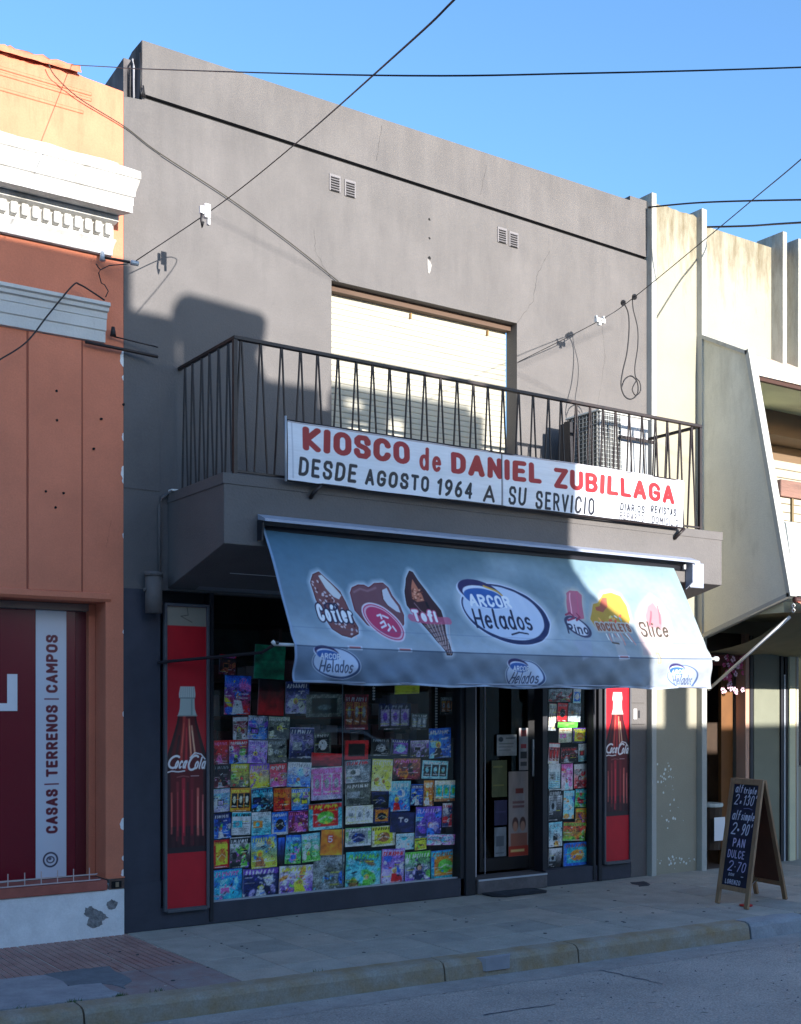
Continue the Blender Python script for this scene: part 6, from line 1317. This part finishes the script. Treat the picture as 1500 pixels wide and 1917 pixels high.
# weeds in the kerb joint
g = random.Random(9); mb = MB()
for px, py, n_ in ((228, 1866, 40), (148, 1886, 30), (300, 1858, 14), (600, 1822, 8), (60, 1904, 12)):
    for k_ in range(n_):
        p = gnd(px+g.gauss(0, 9), py+g.gauss(0, 1.5)); p.y = kl(p.x)+g.uniform(-.012, .015); h = g.uniform(.008, .03); a = g.uniform(0, 6.28); d = Vector((math.cos(a), math.sin(a), 0))*.012
        i0 = len(mb.v); mb.v += [tuple(p+Vector((.003, 0, -.004))), tuple(p-Vector((.003, 0, .004))), tuple(p+d+Vector((0, 0, h)))]; mb.f.append((i0, i0+1, i0+2))
tag(mb.out('weeds', mat('weed_green', (70, 92, 46), .8, var=.3, scale=50)), kind='stuff')

mb = MB(); g = random.Random(21)
for k_ in range(60):
    x = g.uniform(-1.5, 6); y = g.uniform(kl(x)+.05, -.08); r_ = g.uniform(.005, .016)
    mb.prism([(x+r_*math.cos(a)*g.uniform(.7, 1.1), y+r_*math.sin(a)*g.uniform(.7, 1.1)) for a in np.arange(0, 6.2, .8)], 'z', .0005, .0036)
tag(mb.out('gum_spots', mat('old_gum', (70, 72, 76), .9)), kind='stuff')
mb = MB()
for k_ in range(46):
    x = g.uniform(-1.5, 6); y = g.uniform(kl(x)-.45, -.03) if k_ % 3 else g.uniform(kl(x)-.34, kl(x)-.2); z_ = .004 if y > kl(x) else -.122; a = g.uniform(0, 6.28); d = Vector((math.cos(a), math.sin(a), 0)); n_ = Vector((-d.y, d.x, 0)); L_ = g.uniform(.006, .016); p = Vector((x, y, z_))
    if kl(x)-.2 < y < kl(x)+.02: continue
    i0 = len(mb.v); mb.v += [tuple(p-d*L_-n_*.004), tuple(p+d*L_-n_*.004), tuple(p+d*L_+n_*.004+Vector((0, 0, .003))), tuple(p-d*L_+n_*.004+Vector((0, 0, .003)))]; mb.f.append((i0, i0+1, i0+2, i0+3))
tag(mb.out('litter', mat('pale_litter', (188, 182, 170), .8, var=.4, scale=30)), kind='stuff')

# hairline cracks, drips below the vents, pits in the road
mb = MB(); g = random.Random(31)
def crack(pts, w_, y):
    q = [Vector((a, y, b)) for a, b in pts]; r_ = []
    for a, b in zip(q[:-1], q[1:]):
        for k_ in range(9): r_.append(a.lerp(b, k_/9)+Vector((g.uniform(-.007, .007), 0, g.uniform(-.007, .007))))
    r_.append(q[-1])
    for a, b in zip(r_[:-1], r_[1:]):
        d = (b-a).normalized(); n_ = Vector((-d.z, 0, d.x))*w_*g.uniform(.3, 1); i0 = len(mb.v)
        mb.v += [tuple(a-n_), tuple(b-n_), tuple(b+n_), tuple(a+n_)]; mb.f.append((i0, i0+1, i0+2, i0+3))
crack([(3.72, 5.12), (3.9, 5.35), (3.95, 5.6), (4.1, 5.85)], .0016, -.0012); crack([(1.76, 5.13), (1.62, 5.3), (1.6, 5.5)], .0014, -.0012)
crack([(4.7, 4.5), (4.8, 5.0), (4.74, 5.4)], .0012, -.0012); crack([(2.2, 6.2), (2.25, 6.5)], .0014, -.0012); crack([(3.3, 6.18), (3.36, 6.45)], .0014, -.0012)
o = mb.out('hairline_cracks', mat('crack_dark', (48, 46, 46), .9), gb); o['kind'] = 'stuff'
mb = MB()
crack([(-.10, 3.0), (-.13, 2.8)], .0008, -.0040)
o = mb.out('hairline_cracks', mat('crack_brown', (120, 66, 48), .9), ob); o['kind'] = 'stuff'
mb = MB()
for k_ in range(420):
    x = g.uniform(-1, 8); y = g.uniform(-5.5, kl(x)-.35); L_ = abs(g.gauss(.012, .012))+.005; w_ = g.uniform(.002, .006); a = g.gauss(0, .35)
    c_, n_ = math.cos(a), math.sin(a); i0 = len(mb.v)
    mb.v += [(x+L_*c_*u-w_*n_*v_, y+L_*n_*u+w_*c_*v_, -.1285) for u, v_ in ((-1, 0), (-.3, -1), (.5, -.8), (1, 0), (.4, 1), (-.5, .8))]; mb.f.append(tuple(range(i0, i0+6)))
tag(mb.out('road_pits', mat('pit_dark', (82, 80, 82), .95), None), kind='stuff')
